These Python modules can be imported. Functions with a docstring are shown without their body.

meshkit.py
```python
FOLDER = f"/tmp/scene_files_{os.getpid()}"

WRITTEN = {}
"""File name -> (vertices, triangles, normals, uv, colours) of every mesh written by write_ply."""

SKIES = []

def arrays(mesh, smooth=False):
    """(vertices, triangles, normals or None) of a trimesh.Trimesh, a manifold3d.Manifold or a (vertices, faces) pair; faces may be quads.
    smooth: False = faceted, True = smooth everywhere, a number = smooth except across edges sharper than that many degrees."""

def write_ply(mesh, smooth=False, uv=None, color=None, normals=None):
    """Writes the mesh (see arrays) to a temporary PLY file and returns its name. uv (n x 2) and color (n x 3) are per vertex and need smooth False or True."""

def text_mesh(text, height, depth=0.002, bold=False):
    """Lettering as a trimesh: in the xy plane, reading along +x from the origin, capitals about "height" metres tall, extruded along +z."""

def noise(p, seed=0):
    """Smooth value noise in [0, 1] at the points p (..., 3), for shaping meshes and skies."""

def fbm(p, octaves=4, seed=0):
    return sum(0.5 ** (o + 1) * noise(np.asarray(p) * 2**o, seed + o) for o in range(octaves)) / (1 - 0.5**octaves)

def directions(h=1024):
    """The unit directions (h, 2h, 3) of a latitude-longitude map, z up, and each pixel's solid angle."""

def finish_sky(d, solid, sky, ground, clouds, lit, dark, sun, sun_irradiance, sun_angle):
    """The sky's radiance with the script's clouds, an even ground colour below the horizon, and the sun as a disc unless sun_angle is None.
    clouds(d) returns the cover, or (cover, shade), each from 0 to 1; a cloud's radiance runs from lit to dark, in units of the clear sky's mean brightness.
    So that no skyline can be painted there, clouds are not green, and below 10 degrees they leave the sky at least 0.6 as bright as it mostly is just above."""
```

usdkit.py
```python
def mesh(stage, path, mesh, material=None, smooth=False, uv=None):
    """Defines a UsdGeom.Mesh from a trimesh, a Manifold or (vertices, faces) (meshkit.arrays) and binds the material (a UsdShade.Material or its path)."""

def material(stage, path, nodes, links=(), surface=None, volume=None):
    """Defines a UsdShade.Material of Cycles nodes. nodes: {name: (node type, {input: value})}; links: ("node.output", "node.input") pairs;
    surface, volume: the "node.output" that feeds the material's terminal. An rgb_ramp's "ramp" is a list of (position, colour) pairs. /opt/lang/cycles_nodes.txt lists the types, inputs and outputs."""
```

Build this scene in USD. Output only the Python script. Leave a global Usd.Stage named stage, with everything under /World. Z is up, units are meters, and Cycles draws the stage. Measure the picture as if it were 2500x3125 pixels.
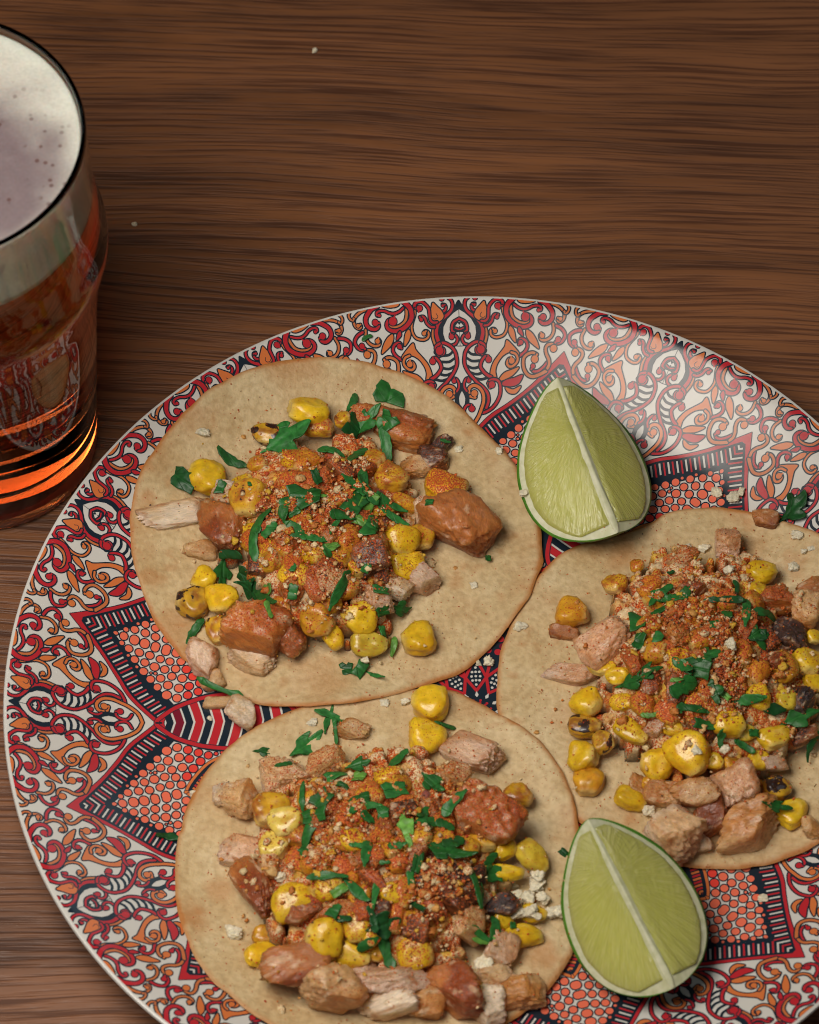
import math, random
import numpy as np, trimesh, usdkit, meshkit
from pxr import Usd, UsdGeom, UsdLux, Gf, Sdf, Vt, UsdShade
from shapely.geometry import Polygon, Point, LineString, MultiPoint, box as sbox
from shapely.ops import unary_union
from shapely import affinity
from scipy.interpolate import PchipInterpolator
from scipy.ndimage import gaussian_filter, map_coordinates

rng = np.random.default_rng(7)
stage = Usd.Stage.CreateInMemory()
UsdGeom.SetStageUpAxis(stage, UsdGeom.Tokens.z)
UsdGeom.SetStageMetersPerUnit(stage, 1.0)
UsdGeom.Xform.Define(stage, '/World')
UsdGeom.Scope.Define(stage, '/World/Looks')

FSTOP, KEY, FILL, BACK = 20.0, 1.66, 1.3, 0.8
WOOD_DARK, WOOD_LIGHT = (0.040, 0.0145, 0.0055), (0.225, 0.088, 0.034)

# ------------------------------------------------------------------ camera
FPX, DIST, PITCH, ROLL, CX, CY = 11165.887, 1.375756, 0.554292, -0.018669, -0.023414, 0.086189
_d = np.array([0, math.sin(PITCH), -math.cos(PITCH)])
CAM = np.array([CX, CY, 0]) - DIST * _d
_r = np.array([1, 0, 0.]); _u = np.cross(_r, _d)
_r, _u = math.cos(ROLL) * _r + math.sin(ROLL) * _u, -math.sin(ROLL) * _r + math.cos(ROLL) * _u
cam = UsdGeom.Camera.Define(stage, '/World/camera')
M = np.eye(4); M[0, :3], M[1, :3], M[2, :3], M[3, :3] = _r, _u, -_d, CAM
cam.AddTransformOp().Set(Gf.Matrix4d(*M.ravel().tolist()))
cam.CreateHorizontalApertureAttr(36.0); cam.CreateVerticalApertureAttr(45.0)
cam.CreateFocalLengthAttr(36.0 * FPX / 2500); cam.CreateClippingRangeAttr(Gf.Vec2f(0.05, 50))
cam.CreateFStopAttr(FSTOP); cam.CreateFocusDistanceAttr(1.375)
cam.CreateExposureAttr(0.0)

# ------------------------------------------------------------------ lamps
def rect_light(name, pos, target, w, h, intensity, color):
    l = UsdLux.RectLight.Define(stage, '/World/' + name)
    p, t = np.array(pos, float), np.array(target, float)
    z = (p - t) / np.linalg.norm(p - t); x = np.cross([0, 1, 0.01], z); x /= np.linalg.norm(x); y = np.cross(z, x)
    m = np.eye(4); m[0, :3], m[1, :3], m[2, :3], m[3, :3] = x, y, z, p
    l.AddTransformOp().Set(Gf.Matrix4d(*m.ravel().tolist()))
    l.CreateWidthAttr(w); l.CreateHeightAttr(h); l.CreateIntensityAttr(intensity); l.CreateNormalizeAttr(True)
    l.CreateColorAttr(Gf.Vec3f(*color))
rect_light('unseen_key_lamp', (-0.24, -0.09, 0.66), (0.0, 0.03, 0.0), 0.34, 0.34, KEY, (1.0, 0.93, 0.84))  # out of view, overhead left; gives the rim sheen and the soft shadows
rect_light('added_fill_lamp', (-0.3, -1.5, 1.7), (0.0, 0.1, 0.0), 1.6, 1.2, FILL, (0.90, 0.93, 1.0))  # added fill from the front, lifts the shade and the foam band

rect_light('unseen_far_lamp', (1.1, 1.7, 1.25), (-0.1, 0.1, 0.05), 0.9, 0.7, BACK, (0.72, 0.92, 1.0))  # out of view behind, placed to light the far rim of the glass

# ------------------------------------------------------------------ helpers
used = {}
def path(name, parent=None):
    base = str(parent.GetPath()) if parent else '/World'
    k = (base, name); n = used.get(k, 0); used[k] = n + 1
    return base + '/' + (name if n == 0 else f'{name}_{n:03d}')
def tag(p, label=None, cat=None, group=None, kind=None):
    for k, v in (('label', label), ('category', cat), ('group', group), ('kind', kind)):
        if v: p.SetCustomDataByKey(k, v)
    return p
def thing(name, label, cat, loc=(0, 0, 0), group=None):
    x = UsdGeom.Xform.Define(stage, path(name)); x.AddTranslateOp().Set(Gf.Vec3d(*map(float, loc)))
    return tag(x.GetPrim(), label, cat, group)
def obj(name, mesh, mat, parent=None, smooth=40, attrs=None, normals=None, loc=None):
    m = usdkit.mesh(stage, path(name, parent), mesh, mat, smooth=smooth if attrs is None else (True if smooth else False))
    if attrs is not None:
        api = UsdGeom.PrimvarsAPI(m)
        for k, a in attrs.items():
            a = np.asarray(a, np.float32)
            if a.ndim == 2: api.CreatePrimvar(k, Sdf.ValueTypeNames.Color3fArray, 'vertex').Set(Vt.Vec3fArray.FromNumpy(a))
            else: api.CreatePrimvar(k, Sdf.ValueTypeNames.FloatArray, 'vertex').Set(Vt.FloatArray.FromNumpy(a))
    if normals is not None:
        m.CreateNormalsAttr(Vt.Vec3fArray.FromNumpy(np.asarray(normals, np.float32))); m.SetNormalsInterpolation('vertex')
    if loc is not None: UsdGeom.Xformable(m).AddTranslateOp().Set(Gf.Vec3d(*map(float, loc)))
    return m.GetPrim()
def mat(name, nodes, links=(), surface='p.BSDF', volume=None):
    return usdkit.material(stage, '/World/Looks/' + name, nodes, links, surface=surface, volume=volume)
def at(x, y, zf):
    """The point where the line of sight through photo pixel (x, y) meets the height field zf(x, y)."""
    d = _d + _r * ((x - 1250) / FPX) - _u * ((y - 1562.5) / FPX)
    z = 0.0
    for _ in range(30):
        p = CAM + (z - CAM[2]) / d[2] * d; z = 0.5 * z + 0.5 * float(zf(p[0], p[1]))
    return np.array([p[0], p[1], z])
def smoothstep(a, b, x):
    t = np.clip((np.asarray(x, float) - a) / (b - a), 0, 1); return t * t * (3 - 2 * t)
def catmull(P, n=8, closed=False):
    P = np.asarray(P, float)
    Q = np.vstack([P[-1], P, P[:2]]) if closed else np.vstack([2 * P[0] - P[1], P, 2 * P[-1] - P[-2]])
    out = []
    t = np.linspace(0, 1, n, endpoint=False)[:, None]
    for i in range(len(Q) - 3):
        a, b, c, d = Q[i:i + 4]
        out.append(0.5 * (2 * b + (c - a) * t + (2 * a - 5 * b + 4 * c - d) * t ** 2 + (3 * b - a - 3 * c + d) * t ** 3))
    return np.vstack(out + ([] if closed else [P[-1:]]))
def revolve(prof, n=128):
    """prof: (r, z) list from the axis outward; r = 0 ends are welded."""
    a = np.linspace(0, 2 * np.pi, n, endpoint=False); prof = np.asarray(prof, float)
    v = np.concatenate([np.stack([r * np.cos(a), r * np.sin(a), np.full(n, z)], 1) for r, z in prof])
    f = []
    i = np.arange(n); j = (i + 1) % n
    for k in range(len(prof) - 1):
        A, B, C_, D_ = k * n + i, k * n + j, (k + 1) * n + j, (k + 1) * n + i
        f += [np.stack([A, B, C_], 1), np.stack([A, C_, D_], 1)]
    m = trimesh.Trimesh(v, np.vstack(f), process=False)
    m.merge_vertices(); m.update_faces(m.nondegenerate_faces()); m.remove_unreferenced_vertices()
    return m
TABLE_Z = -0.007
PROFILE = PchipInterpolator([0, .09, .108, .117, .13, .142, .153, .163, .1675, .1693, .1703], [0, 0, 0, .0004, .0035, .0085, .0137, .0187, .0206, .0210, .0205])
def plate_z(x, y): return PROFILE(np.clip(np.hypot(x, y), 0, .1700))
SPIN = 0.28076915 + math.radians(165)
# ------------------------------------------------------------------ table
NODES_WOOD = {
    "g": ("geometry", {}),
    "m": ("mapping", {"rotation": (0, 0, math.radians(3.2))}),
    # slow wander of the grain
    "mw": ("mapping", {"scale": (2.2, 4.5, 1)}), "nw": ("noise_texture", {"scale": 1.0, "detail": 3.0}),
    "sw": ("mix_vector", {"fac": 0.055, "use_clamp": False}),
    # fine pores
    "mp": ("mapping", {"scale": (13, 640, 1)}), "np": ("noise_texture", {"scale": 1.0, "detail": 3.0, "roughness": 0.65}),
    "rp": ("rgb_ramp", {"ramp": [(0.40, (0, 0, 0)), (0.54, (1, 1, 1))]}),
    # growth bands
    "mb": ("mapping", {"scale": (2.6, 40, 1)}), "nb": ("noise_texture", {"scale": 1.0, "detail": 4.0, "roughness": 0.6, "distortion": 0.4}),
    "rb": ("rgb_ramp", {"ramp": [(0.36, (0, 0, 0)), (0.58, (1, 1, 1))]}),
    # medium streaks
    "ms": ("mapping", {"scale": (6, 230, 1)}), "ns": ("noise_texture", {"scale": 1.0, "detail": 3.0}),
    "rs": ("rgb_ramp", {"ramp": [(0.3, (0, 0, 0)), (0.68, (1, 1, 1))]}),
    # dark figure patches
    "mq": ("mapping", {"scale": (5, 17, 1), "location": (3.1, 1.7, 0)}), "nq": ("noise_texture", {"scale": 1.0, "detail": 5.0, "roughness": 0.62, "distortion": 0.6}),
    "rq": ("rgb_ramp", {"ramp": [(0.30, (0, 0, 0)), (0.50, (1, 1, 1))]}),
    "c1": ("mix", {"mix_type": "mix", "color1": WOOD_DARK, "color2": WOOD_LIGHT}),
    "a1": ("math", {"math_type": "multiply", "value2": 0.36}), "a2": ("math", {"math_type": "multiply_add", "value2": 0.22}),
    "a3": ("math", {"math_type": "multiply_add", "value2": 0.42}),
    "c2": ("mix", {"mix_type": "multiply", "fac": 1.0}), "pc": ("rgb_ramp", {"ramp": [(0.0, (0.44, 0.37, 0.32)), (1.0, (1, 1, 1))]}),
    "ro": ("map_range", {"from_min": 0, "from_max": 1, "to_min": 0.62, "to_max": 0.42}),
    "b": ("bump", {"strength": 0.35, "distance": 0.0006}),
    "p": ("principled_bsdf", {"specular_ior_level": 0.35}),
}
L_WOOD = [("g.position", "m.vector"), ("m.vector", "mw.vector"), ("mw.vector", "nw.vector"), ("m.vector", "sw.a"), ("nw.color", "sw.b"),
          ("sw.result", "mp.vector"), ("mp.vector", "np.vector"), ("np.fac", "rp.fac"), ("sw.result", "mb.vector"), ("mb.vector", "nb.vector"), ("nb.fac", "rb.fac"),
          ("sw.result", "ms.vector"), ("ms.vector", "ns.vector"), ("ns.fac", "rs.fac"), ("sw.result", "mq.vector"), ("mq.vector", "nq.vector"), ("nq.fac", "rq.fac"),
          ("rb.color", "a1.value1"), ("rs.color", "a2.value1"), ("a1.value", "a2.value3"), ("rq.color", "a3.value1"), ("a2.value", "a3.value3"), ("a3.value", "c1.fac"),
          ("rp.color", "pc.fac"), ("c1.color", "c2.color1"), ("pc.color", "c2.color2"), ("c2.color", "p.base_color"), ("rp.color", "ro.value"), ("ro.result", "p.roughness"),
          ("rp.color", "b.height"), ("b.normal", "p.normal")]
wood = mat('stained_oak', NODES_WOOD, L_WOOD)
tb = trimesh.creation.box((1.7, 1.5, 0.03)); tb.apply_translation((0, 0.1, TABLE_Z - 0.015))
tag(obj('table_top', tb, wood, smooth=False), 'dark stained oak table top under the plate', None, kind='structure')

# ------------------------------------------------------------------ plate
def ceramic(name, col): return mat(name, {"p": ("principled_bsdf", {"base_color": col, "roughness": 0.20, "specular_ior_level": 0.30})})
INK = {'K': ('navy_ink', (0.012, 0.020, 0.030)), 'R': ('red_ink', (0.40, 0.021, 0.028)), 'O': ('orange_ink', (0.53, 0.145, 0.042)), 'B': ('brown_ink', (0.46, 0.135, 0.045)),
       'C': ('coral_ink', (0.66, 0.135, 0.075)), 'D': ('burgundy_ink', (0.16, 0.012, 0.025)), 'V': ('vermilion_ink', (0.62, 0.05, 0.035))}
plate = thing('plate', 'large round white plate printed with a red, orange and navy mandala', 'plate')
top = [(r, float(PROFILE(r))) for r in np.concatenate([[0], np.linspace(.02, .1, 6), np.linspace(.105, .1693, 40)])]
lip = [(.1701, .0207), (.1704, .0200), (.1701, .0193)]
under = [(r, float(PROFILE(min(r, .17))) - .0034) for r in np.linspace(.168, .112, 24)]
foot = [(.108, -.0045), (.107, TABLE_Z + .0002), (.103, TABLE_Z + .0002), (.1015, -.0045), (0, -.0042)]
obj('dish', revolve((top + lip + under + foot)[::-1], 240), ceramic('white_glaze', (0.52, 0.50, 0.46)), plate, smooth=35)

PATTERN = """pK 0 1 0 1680 0 1658 13 1634 42 1607 65 1581 79 1555 79 1538 73 1530 50 1525 2 1588 -2 1635 -1
pW 0 0 0 1649 1 1637 21 1616 45 1589 61 1566 63 1543 56 1526 42 1523 1 1588 1
sR 6.4 7.5 0.0 1621 -8 1615 4 1606 21 1593 28 1577 29 1570 21
pW 0 1 0 1602 6 1593 -1 1583 6 1590 17
sR 4.1 4.1 0.0 1585 -9 1578 -2 1584 16
pK 0 0 0 1578 -2 1571 -5 1569 18 1575 16
sR 6.4 6.4 0.0 1523 37 1530 17 1544 9 1556 13 1564 25
sR 6.4 7.5 9.9 1564 25 1563 34 1555 31
sB 6.4 7.5 0.0 1625 72 1599 89 1581 100 1555 103 1524 94
sR 5.2 13.3 0.0 1696 45 1692 38 1684 28 1668 23 1650 27 1634 41 1615 67 1594 84 1565 89 1536 81
sR 9.9 9.9 8.7 1696 69 1690 64
sR 5.8 7.0 0.0 1669 62 1667 53 1658 49 1648 52 1641 63
sR 5.8 5.8 5.2 1667 53 1664 61
sR 7.0 7.5 0.0 1589 96 1591 111 1604 125 1619 130 1626 138 1624 150
sR 7.5 7.5 7.0 1624 150 1616 145
pO 1 1 0 1676 98 1660 81 1646 67 1628 59 1616 65 1607 80 1606 93 1614 103 1627 108 1645 108 1661 103
sK 2.6 2.6 0.0 1636 87 1626 81 1619 85 1617 95 1622 101
sR 7.0 9.9 0.0 1606 85 1605 99 1614 110 1632 113 1653 115 1671 128 1681 144 1678 161 1666 169 1654 164
sR 8.7 8.7 11.6 1654 164 1650 152 1656 150
sO 7.0 5.8 0.0 1568 137 1575 133 1574 122 1564 118 1552 124 1546 141 1551 165 1566 178 1589 183 1610 178 1631 170 1646 168
sO 7.5 7.5 8.1 1575 129 1568 136
sR 7.5 7.5 6.4 1657 213 1645 227 1637 247 1639 267 1646 283 1647 302 1640 314 1630 313 1630 305
pO 1 1 0 1682 235 1674 227 1664 236 1660 254 1660 272 1664 291 1674 307 1680 279
sB 8.7 9.9 0.0 1652 200 1633 200 1612 206 1596 223 1588 245 1590 266 1599 275
sR 18.0 8.1 0.0 1691 221 1678 206 1662 190 1644 182 1622 182 1601 195 1585 215 1576 239 1577 260 1585 274 1597 278 1610 273 1618 261 1617 251
sR 8.7 8.7 16.2 1617 251 1610 254
sR 16.8 8.7 0.0 1666 312 1655 333 1639 346 1618 357 1596 355 1583 341 1581 321 1591 309 1603 310
sR 8.7 8.7 12.2 1603 310 1604 321
sB 8.7 7.0 0.0 1651 358 1642 376 1628 393 1610 403 1591 399 1582 386 1587 376 1596 378
sO 7.0 7.0 7.5 1596 378 1592 387
sB 7.0 5.8 4.6 1647 415 1629 422 1614 416 1610 405 1617 403
pO 1 1 0 1581 194 1566 188 1545 195 1525 212 1550 211 1569 206
pR 1 1 0 1575 226 1561 224 1551 233 1545 242 1561 239 1572 233
pO 1 1 0 1564 256 1546 255 1525 266 1509 284 1497 300 1522 294 1546 281 1559 268
sR 8.7 7.0 0.0 1476 224 1487 244 1506 257 1524 254 1534 242 1535 231 1528 224
sR 7.0 7.5 9.3 1528 224 1517 225 1523 232
pO 1 1 0 1534 179 1512 171 1489 150 1462 127 1432 114 1406 113 1403 133 1429 131 1454 139 1478 158 1491 181 1491 198 1485 212 1474 219 1485 224 1501 213 1518 198
sO 7.5 8.7 0.0 1491 195 1484 211 1469 218 1455 214 1443 199 1442 185 1453 177 1466 183 1470 194
sO 8.7 8.7 11.6 1470 194 1462 195
pO 1 1 0 1436 221 1429 192 1423 170 1410 153 1394 144 1399 170 1412 198
pO 1 1 0 1370 225 1360 196 1369 168 1352 176 1345 193 1349 210
pR 1 1 0 1409 234 1400 201 1397 178 1388 158 1378 156 1372 186 1375 208 1386 224
sK 9.5 10.5 0.0 1504 28 1492 44 1490 69
sK 9.5 10.5 0.0 1480 23 1468 45 1469 81
sK 9.5 10.5 0.0 1453 23 1443 46 1448 77
sK 9.5 10.5 0.0 1429 34 1421 60 1428 88
sK 9.5 10.5 0.0 1408 51 1402 75 1407 100
sR 9.9 7.5 0.0 1409 114 1416 100 1430 85 1448 75 1468 81 1482 94 1481 106
sR 7.5 7.5 11.6 1481 106 1471 107
sR 8.7 7.5 0.0 1491 80 1498 64 1511 63 1519 74
sR 8.7 8.7 0.0 1503 94 1491 82
sB 8.7 8.7 0.0 1374 82 1353 95 1326 98 1298 90
sR 8.7 8.7 0.0 1532 78 1534 60 1522 36 1504 21 1483 15 1457 15 1430 28 1409 45 1390 63 1374 82 1353 98 1326 101 1298 91
sR 8.7 9.9 0.0 1532 78 1522 92 1506 91
sR 8.7 8.7 15.7 1519 74 1507 79
sR 8.7 8.1 0.0 1280 73 1284 89 1297 113 1318 132 1344 145 1371 148 1391 143 1400 128 1398 111 1387 102
sR 8.1 8.1 12.8 1387 102 1373 109 1382 116
sO 10.4 10.4 0.0 1217 -3 1233 33 1264 58 1292 71 1324 82 1353 81 1373 68 1382 49 1376 32 1362 26 1344 32
sO 9.9 9.9 12.8 1344 32 1340 50 1354 48
pK 0 1 0 1388 5 1364 18 1346 24 1324 23 1303 14 1282 3 1249 -6 1249 -19 1388 -9
pW 0 0 0 1362 2 1350 8 1338 12 1319 10 1303 2 1298 -1 1298 -13 1362 -2
sR 6.4 6.4 0.0 1363 19 1375 11 1391 10 1405 17 1409 27
sR 6.4 6.4 8.1 1409 27 1400 28
sR 7.5 7.5 0.0 1256 28 1267 10 1282 4 1302 9 1313 21 1310 35
sR 7.5 8.1 12.2 1310 35 1298 36
sR 7.0 7.5 0.0 1446 330 1431 315 1419 296 1418 278 1427 269
sR 7.5 7.5 8.7 1427 269 1437 275
sB 11.6 8.1 0.0 1415 323 1404 295 1400 272 1408 254 1426 242 1448 238 1469 242 1481 257 1484 277 1476 292
sO 8.1 8.1 13.9 1476 292 1461 283
sB 9.9 8.1 0.0 1425 330 1438 337 1456 336 1475 328 1493 326 1505 333 1508 349 1502 362
sO 8.1 8.1 13.3 1502 362 1492 356
sB 7.5 8.1 0.0 1577 359 1551 359 1532 347 1523 327 1527 310 1540 306
sO 7.5 7.5 9.3 1540 306 1547 312 1540 315
sR 8.7 8.1 0.0 1569 371 1556 391 1535 402 1515 392 1508 375 1512 364
sR 8.1 8.1 10.4 1512 364 1521 375
sR 2.9 2.9 0.0 1698 233 1696 263"""
geo = {k: [] for k in list(INK) + ['W']}
SEC = Polygon([(0, 0), (2200, 0), (2200 * math.cos(math.radians(15)), 2200 * math.sin(math.radians(15)))])
elements = []
def stroke(pts, w0, w1, ball):
    c = catmull(pts, 7); w = np.linspace(w0, w1, len(c)) / 2
    discs = [Point(*p).buffer(r, 5) for p, r in zip(c, w)]
    parts = [discs[i].union(discs[i + 1]).convex_hull for i in range(len(c) - 1)]
    return unary_union(parts)
def add(col, poly, outline=4.9): elements.append((col, poly.buffer(0), outline))
def pol(r, deg): return (r * math.cos(math.radians(deg)), r * math.sin(math.radians(deg)))
# centre: navy ground, red lattice, white seeds and slivers
add('K', Point(0, 0).buffer(330, 48), 0)
for a, b in ((pol(149, 15), pol(89, 0)), (pol(149, 15), pol(232, 0)), (pol(149, 15), pol(200, 15))): add('R', LineString([a, b]).buffer(5.5), 0)
for r, q in ((115, 0), (133, 0), (133, 5.5), (150, 0), (150, 6), (168, 0), (168, 4.5), (186, 0)): add('W', Point(*pol(r, q)).buffer(5.2, 6), 0)
add('W', Polygon([pol(89, 0), pol(72, 5.5), pol(62, 0), pol(72, -5.5)]), 0)
for r in (40, 50): add('R', Point(*pol(r, 15)).buffer(5), 0)
for k, (r, q, c) in enumerate(((262, 3.5, 'R'), (262, 11, 'R'), (300, 3, 'R'), (290, 9, 'D'), (318, 12, 'R'))): add(c, Point(*pol(r, q)).buffer(13, 6), 0)
# ring of red ground with small swirls
ring = lambda a, b: Point(0, 0).buffer(b, 64).difference(Point(0, 0).buffer(a, 64))
add('K', ring(330, 640), 0)
for r0, r1, c in ((372, 384, 'O'), (440, 452, 'R'), (560, 572, 'O')): add(c, ring(r0, r1), 0)
for q in np.arange(1, 15, 2.0): add('W' if int(q / 2) % 2 else 'R', LineString([pol(392, q), pol(432, q)]).buffer(4), 0)
for q in np.arange(1.5, 15, 3.4): add('C', Point(*pol(505, q)).buffer(17, 8), 3)
for q in np.arange(.8, 15, 1.7): add('R' if int(q / 1.7) % 2 else 'W', LineString([pol(580, q), pol(632, q)]).buffer(4), 0)
add('V', ring(640, 905), 0)
for r in (672, 712, 752, 792, 832):
    for i, q in enumerate(np.arange(1.6 + (r % 80) / 40, 15, 4.3)):
        x, y = pol(r, q)
        add('K', Point(x, y).buffer(20, 8), 0); add('W', Point(x, y).buffer(14, 8), 0); add('K', Point(x + 3, y).buffer(8, 8), 0); add('W', Point(x + 4, y + 1).buffer(3.5, 6), 0)
add('K', ring(862, 905), 0)
# diamond between the leaves
N, T = np.array([1168.7, 0.]), np.array(pol(1530, 15.04))
bow = [N, (1263.2, 94), (1312.6, 175), (1370.7, 266), T]
outer = catmull(bow, 6)
axis0 = np.array(pol(700, 15))
wedge = Polygon(list(map(tuple, outer)) + [pol(1500, 17), pol(700, 17), (700, 0)])
add('R', wedge, 3)
innerT = np.array(pol(1482, 14.7)); dvec = np.array([-9.5, 10.5])
band = catmull([N + (-8, 13), (1253, 104), (1302, 184), (1362, 277), innerT], 6)
add('K', Polygon(list(map(tuple, band)) + [pol(1480, 17), pol(690, 17), (690, 0), (1140, 0)]), 2)
field = Polygon([(1105, 76), (1180, 168), (1250, 260), (1324, 356), pol(1360, 16.5), pol(905, 16.5), pol(905, 9), (921.7, 128), (985, 118), (1050, 96)])
add('W', field, 0)
# ticks between the red band and the field
L = LineString(band); td = np.array([-.83, .555])
for i, s in enumerate(np.arange(14, L.length + 1, 16.5)):
    p = np.array(L.interpolate(s).coords[0]); ln = 52 if i % 2 else 46
    add('W' if i % 2 == 0 else 'R', LineString([p + td * 7, p + td * (7 + ln)]).buffer(3.5 if i % 2 == 0 else 3.1, cap_style=2), 0)
field_k = Polygon([(1105, 76), (1324, 356), (1335, 352), (1116, 66)])
CIRC = """1131 115 20.8;1190 180 17.7;1153 185 17.7;1112 193 17.7;1074 184 19.3;1035 190 19.3;1165 148 16.2;1126 156 19.3;1086 143 19.3;1049 150 18.5;1009 162 18.5;1093 102 18.5;1054 113 18.5;1016 126 17.7;980 138 16.9;952 133 7.7;931 129 6.2;1215 210 17.7;1175 232 19.3;1138 222 17.7;1098 224 17.7;1058 221 19.3;1247 255 16.9;1210 247 16.9;1154 265 16.9;1119 255 16.9;1078 254 17.7;1268 297 16.9;1230 286 17.7;1192 278 17.7;1134 297 18.5;1095 290 19.3;1286 343 16.9;1248 332 20.0;1211 322 20.0;1173 309 17.7;1132 338 17.7;1098 328 17.7;1061 314 19.3;1174 346 18.5;1211 362 18.5;1247 374 17.7;1066 348 19.3;1136 375 19.3;1098 367 17.7;1174 384 18.5;1209 397 16.9;1066 381 17.7;1159 418 17.7;1093 407 18.5;1124 427 18.5;1090 440 16.9;1314 354 10.8;1279 372 10.8;1293 316 10.8;1270 269 6.9;1239 226 6.9;1235 398 7.7;1189 417 8.5;1172 205 6.2;1120 400 6.2;1188 206 3.9;1036 332 15.4;1032 366 17.7;1054 416 17.7;1032 401 17.7"""
for w in CIRC.split(';'):
    x, y, r = map(float, w.split())
    add('V' if math.hypot(x, y) < 1075 + (y - 150) * .1 and math.hypot(x, y) < 1110 else 'C', Point(x, y).buffer(r * .80, 10), 4.4)
arch = catmull([(1062.7, 286), (1049, 254), (1021, 213), (987, 176), (952, 154), (905, 138), (860, 130)], 6)
add('K', Polygon(list(map(tuple, arch)) + [(860, 300)]), 0)
for i, s in enumerate(np.arange(20, 200, 13)):
    p = np.array(LineString(arch).interpolate(s).coords[0]); add(('R', 'O')[i % 2], LineString([p + (-14, 12), p + (-34, 34)]).buffer(4, cap_style=2), 0)
add('O', LineString(arch).buffer(5), 2.5)
add('O', LineString([(1062.7, 284), pol(1028, 17)]).buffer(5), 2.5)
# leaf with herringbone stripes
low = catmull([(1168.7, 0), (1158.4, 17), (1103.5, 58.9), (1034.7, 88.7), (983.2, 102.4), (897.4, 113), (800, 105), (700, 70), (640, 0)], 6)
leaf = Polygon(list(map(tuple, low)) + [(640, -60), (1168, -60)])
add('K', leaf, 0)
x = 1138.0
for i in range(26):
    w, c = ((7, 'W'), (26, 'K'), (8, 'W'), (30, 'R' if i > 6 else 'D'))[i % 4]
    if c != 'K':
        n = 9; t = np.linspace(0, 1, n); sl = 62 - i * 1.5
        up = [(x + 0.62 * sl * q + 10 * q * q, 130 * q) for q in t]; dn = [(a - w, b) for a, b in up[::-1]]
        add(c, Polygon(up + dn).intersection(leaf), 0)
    x -= w
add('R', Polygon([(1160, 0), (1142, 0), (1136, 20), (1152, 14)]), 2)
add('R', LineString(low).buffer(7.5), 3)
# border scrolls
for w in PATTERN.split('\n'):
    h = w.split(); pts = np.array(list(map(float, h[4:]))).reshape(-1, 2)
    if w[0] == 's':
        add(w[1], stroke(pts, float(h[1]), float(h[2]), 0), 0 if w[1] == 'K' else 4.9)
        if float(h[3]):
            add(w[1], Point(*pts[-1]).buffer(float(h[3]) * .92, 8), 3.6)
            d = pts[-1] - pts[-2]; d /= max(np.hypot(*d), 1); add(w[1], LineString([pts[-1] - d * float(h[3]) * 1.3, pts[-1]]).buffer(float(h[2]) * .33), 0)
    else: add(w[1], Polygon(catmull(pts, 6, True) if h[1] == '1' else pts), 4.9 if h[2] == '1' else 0)
add('K', LineString([(1168.7, 0), (1150, 0)]).buffer(4), 0)
flat = {k: Polygon() for k in geo}
SECB = SEC.intersection(Point(0, 0).buffer(1690, 128))
for col, poly, o in elements:
    poly = poly.intersection(SECB)
    if poly.is_empty: continue
    ol = poly.buffer(o, 4).intersection(SECB) if o else poly
    box = ol.bounds
    for k in flat:
        if not flat[k].is_empty: flat[k] = flat[k].difference(ol)
    if o: flat['K'] = flat['K'].union(ol.difference(poly))
    flat[col] = flat[col].union(poly)
SLOPE = PROFILE.derivative()
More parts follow.
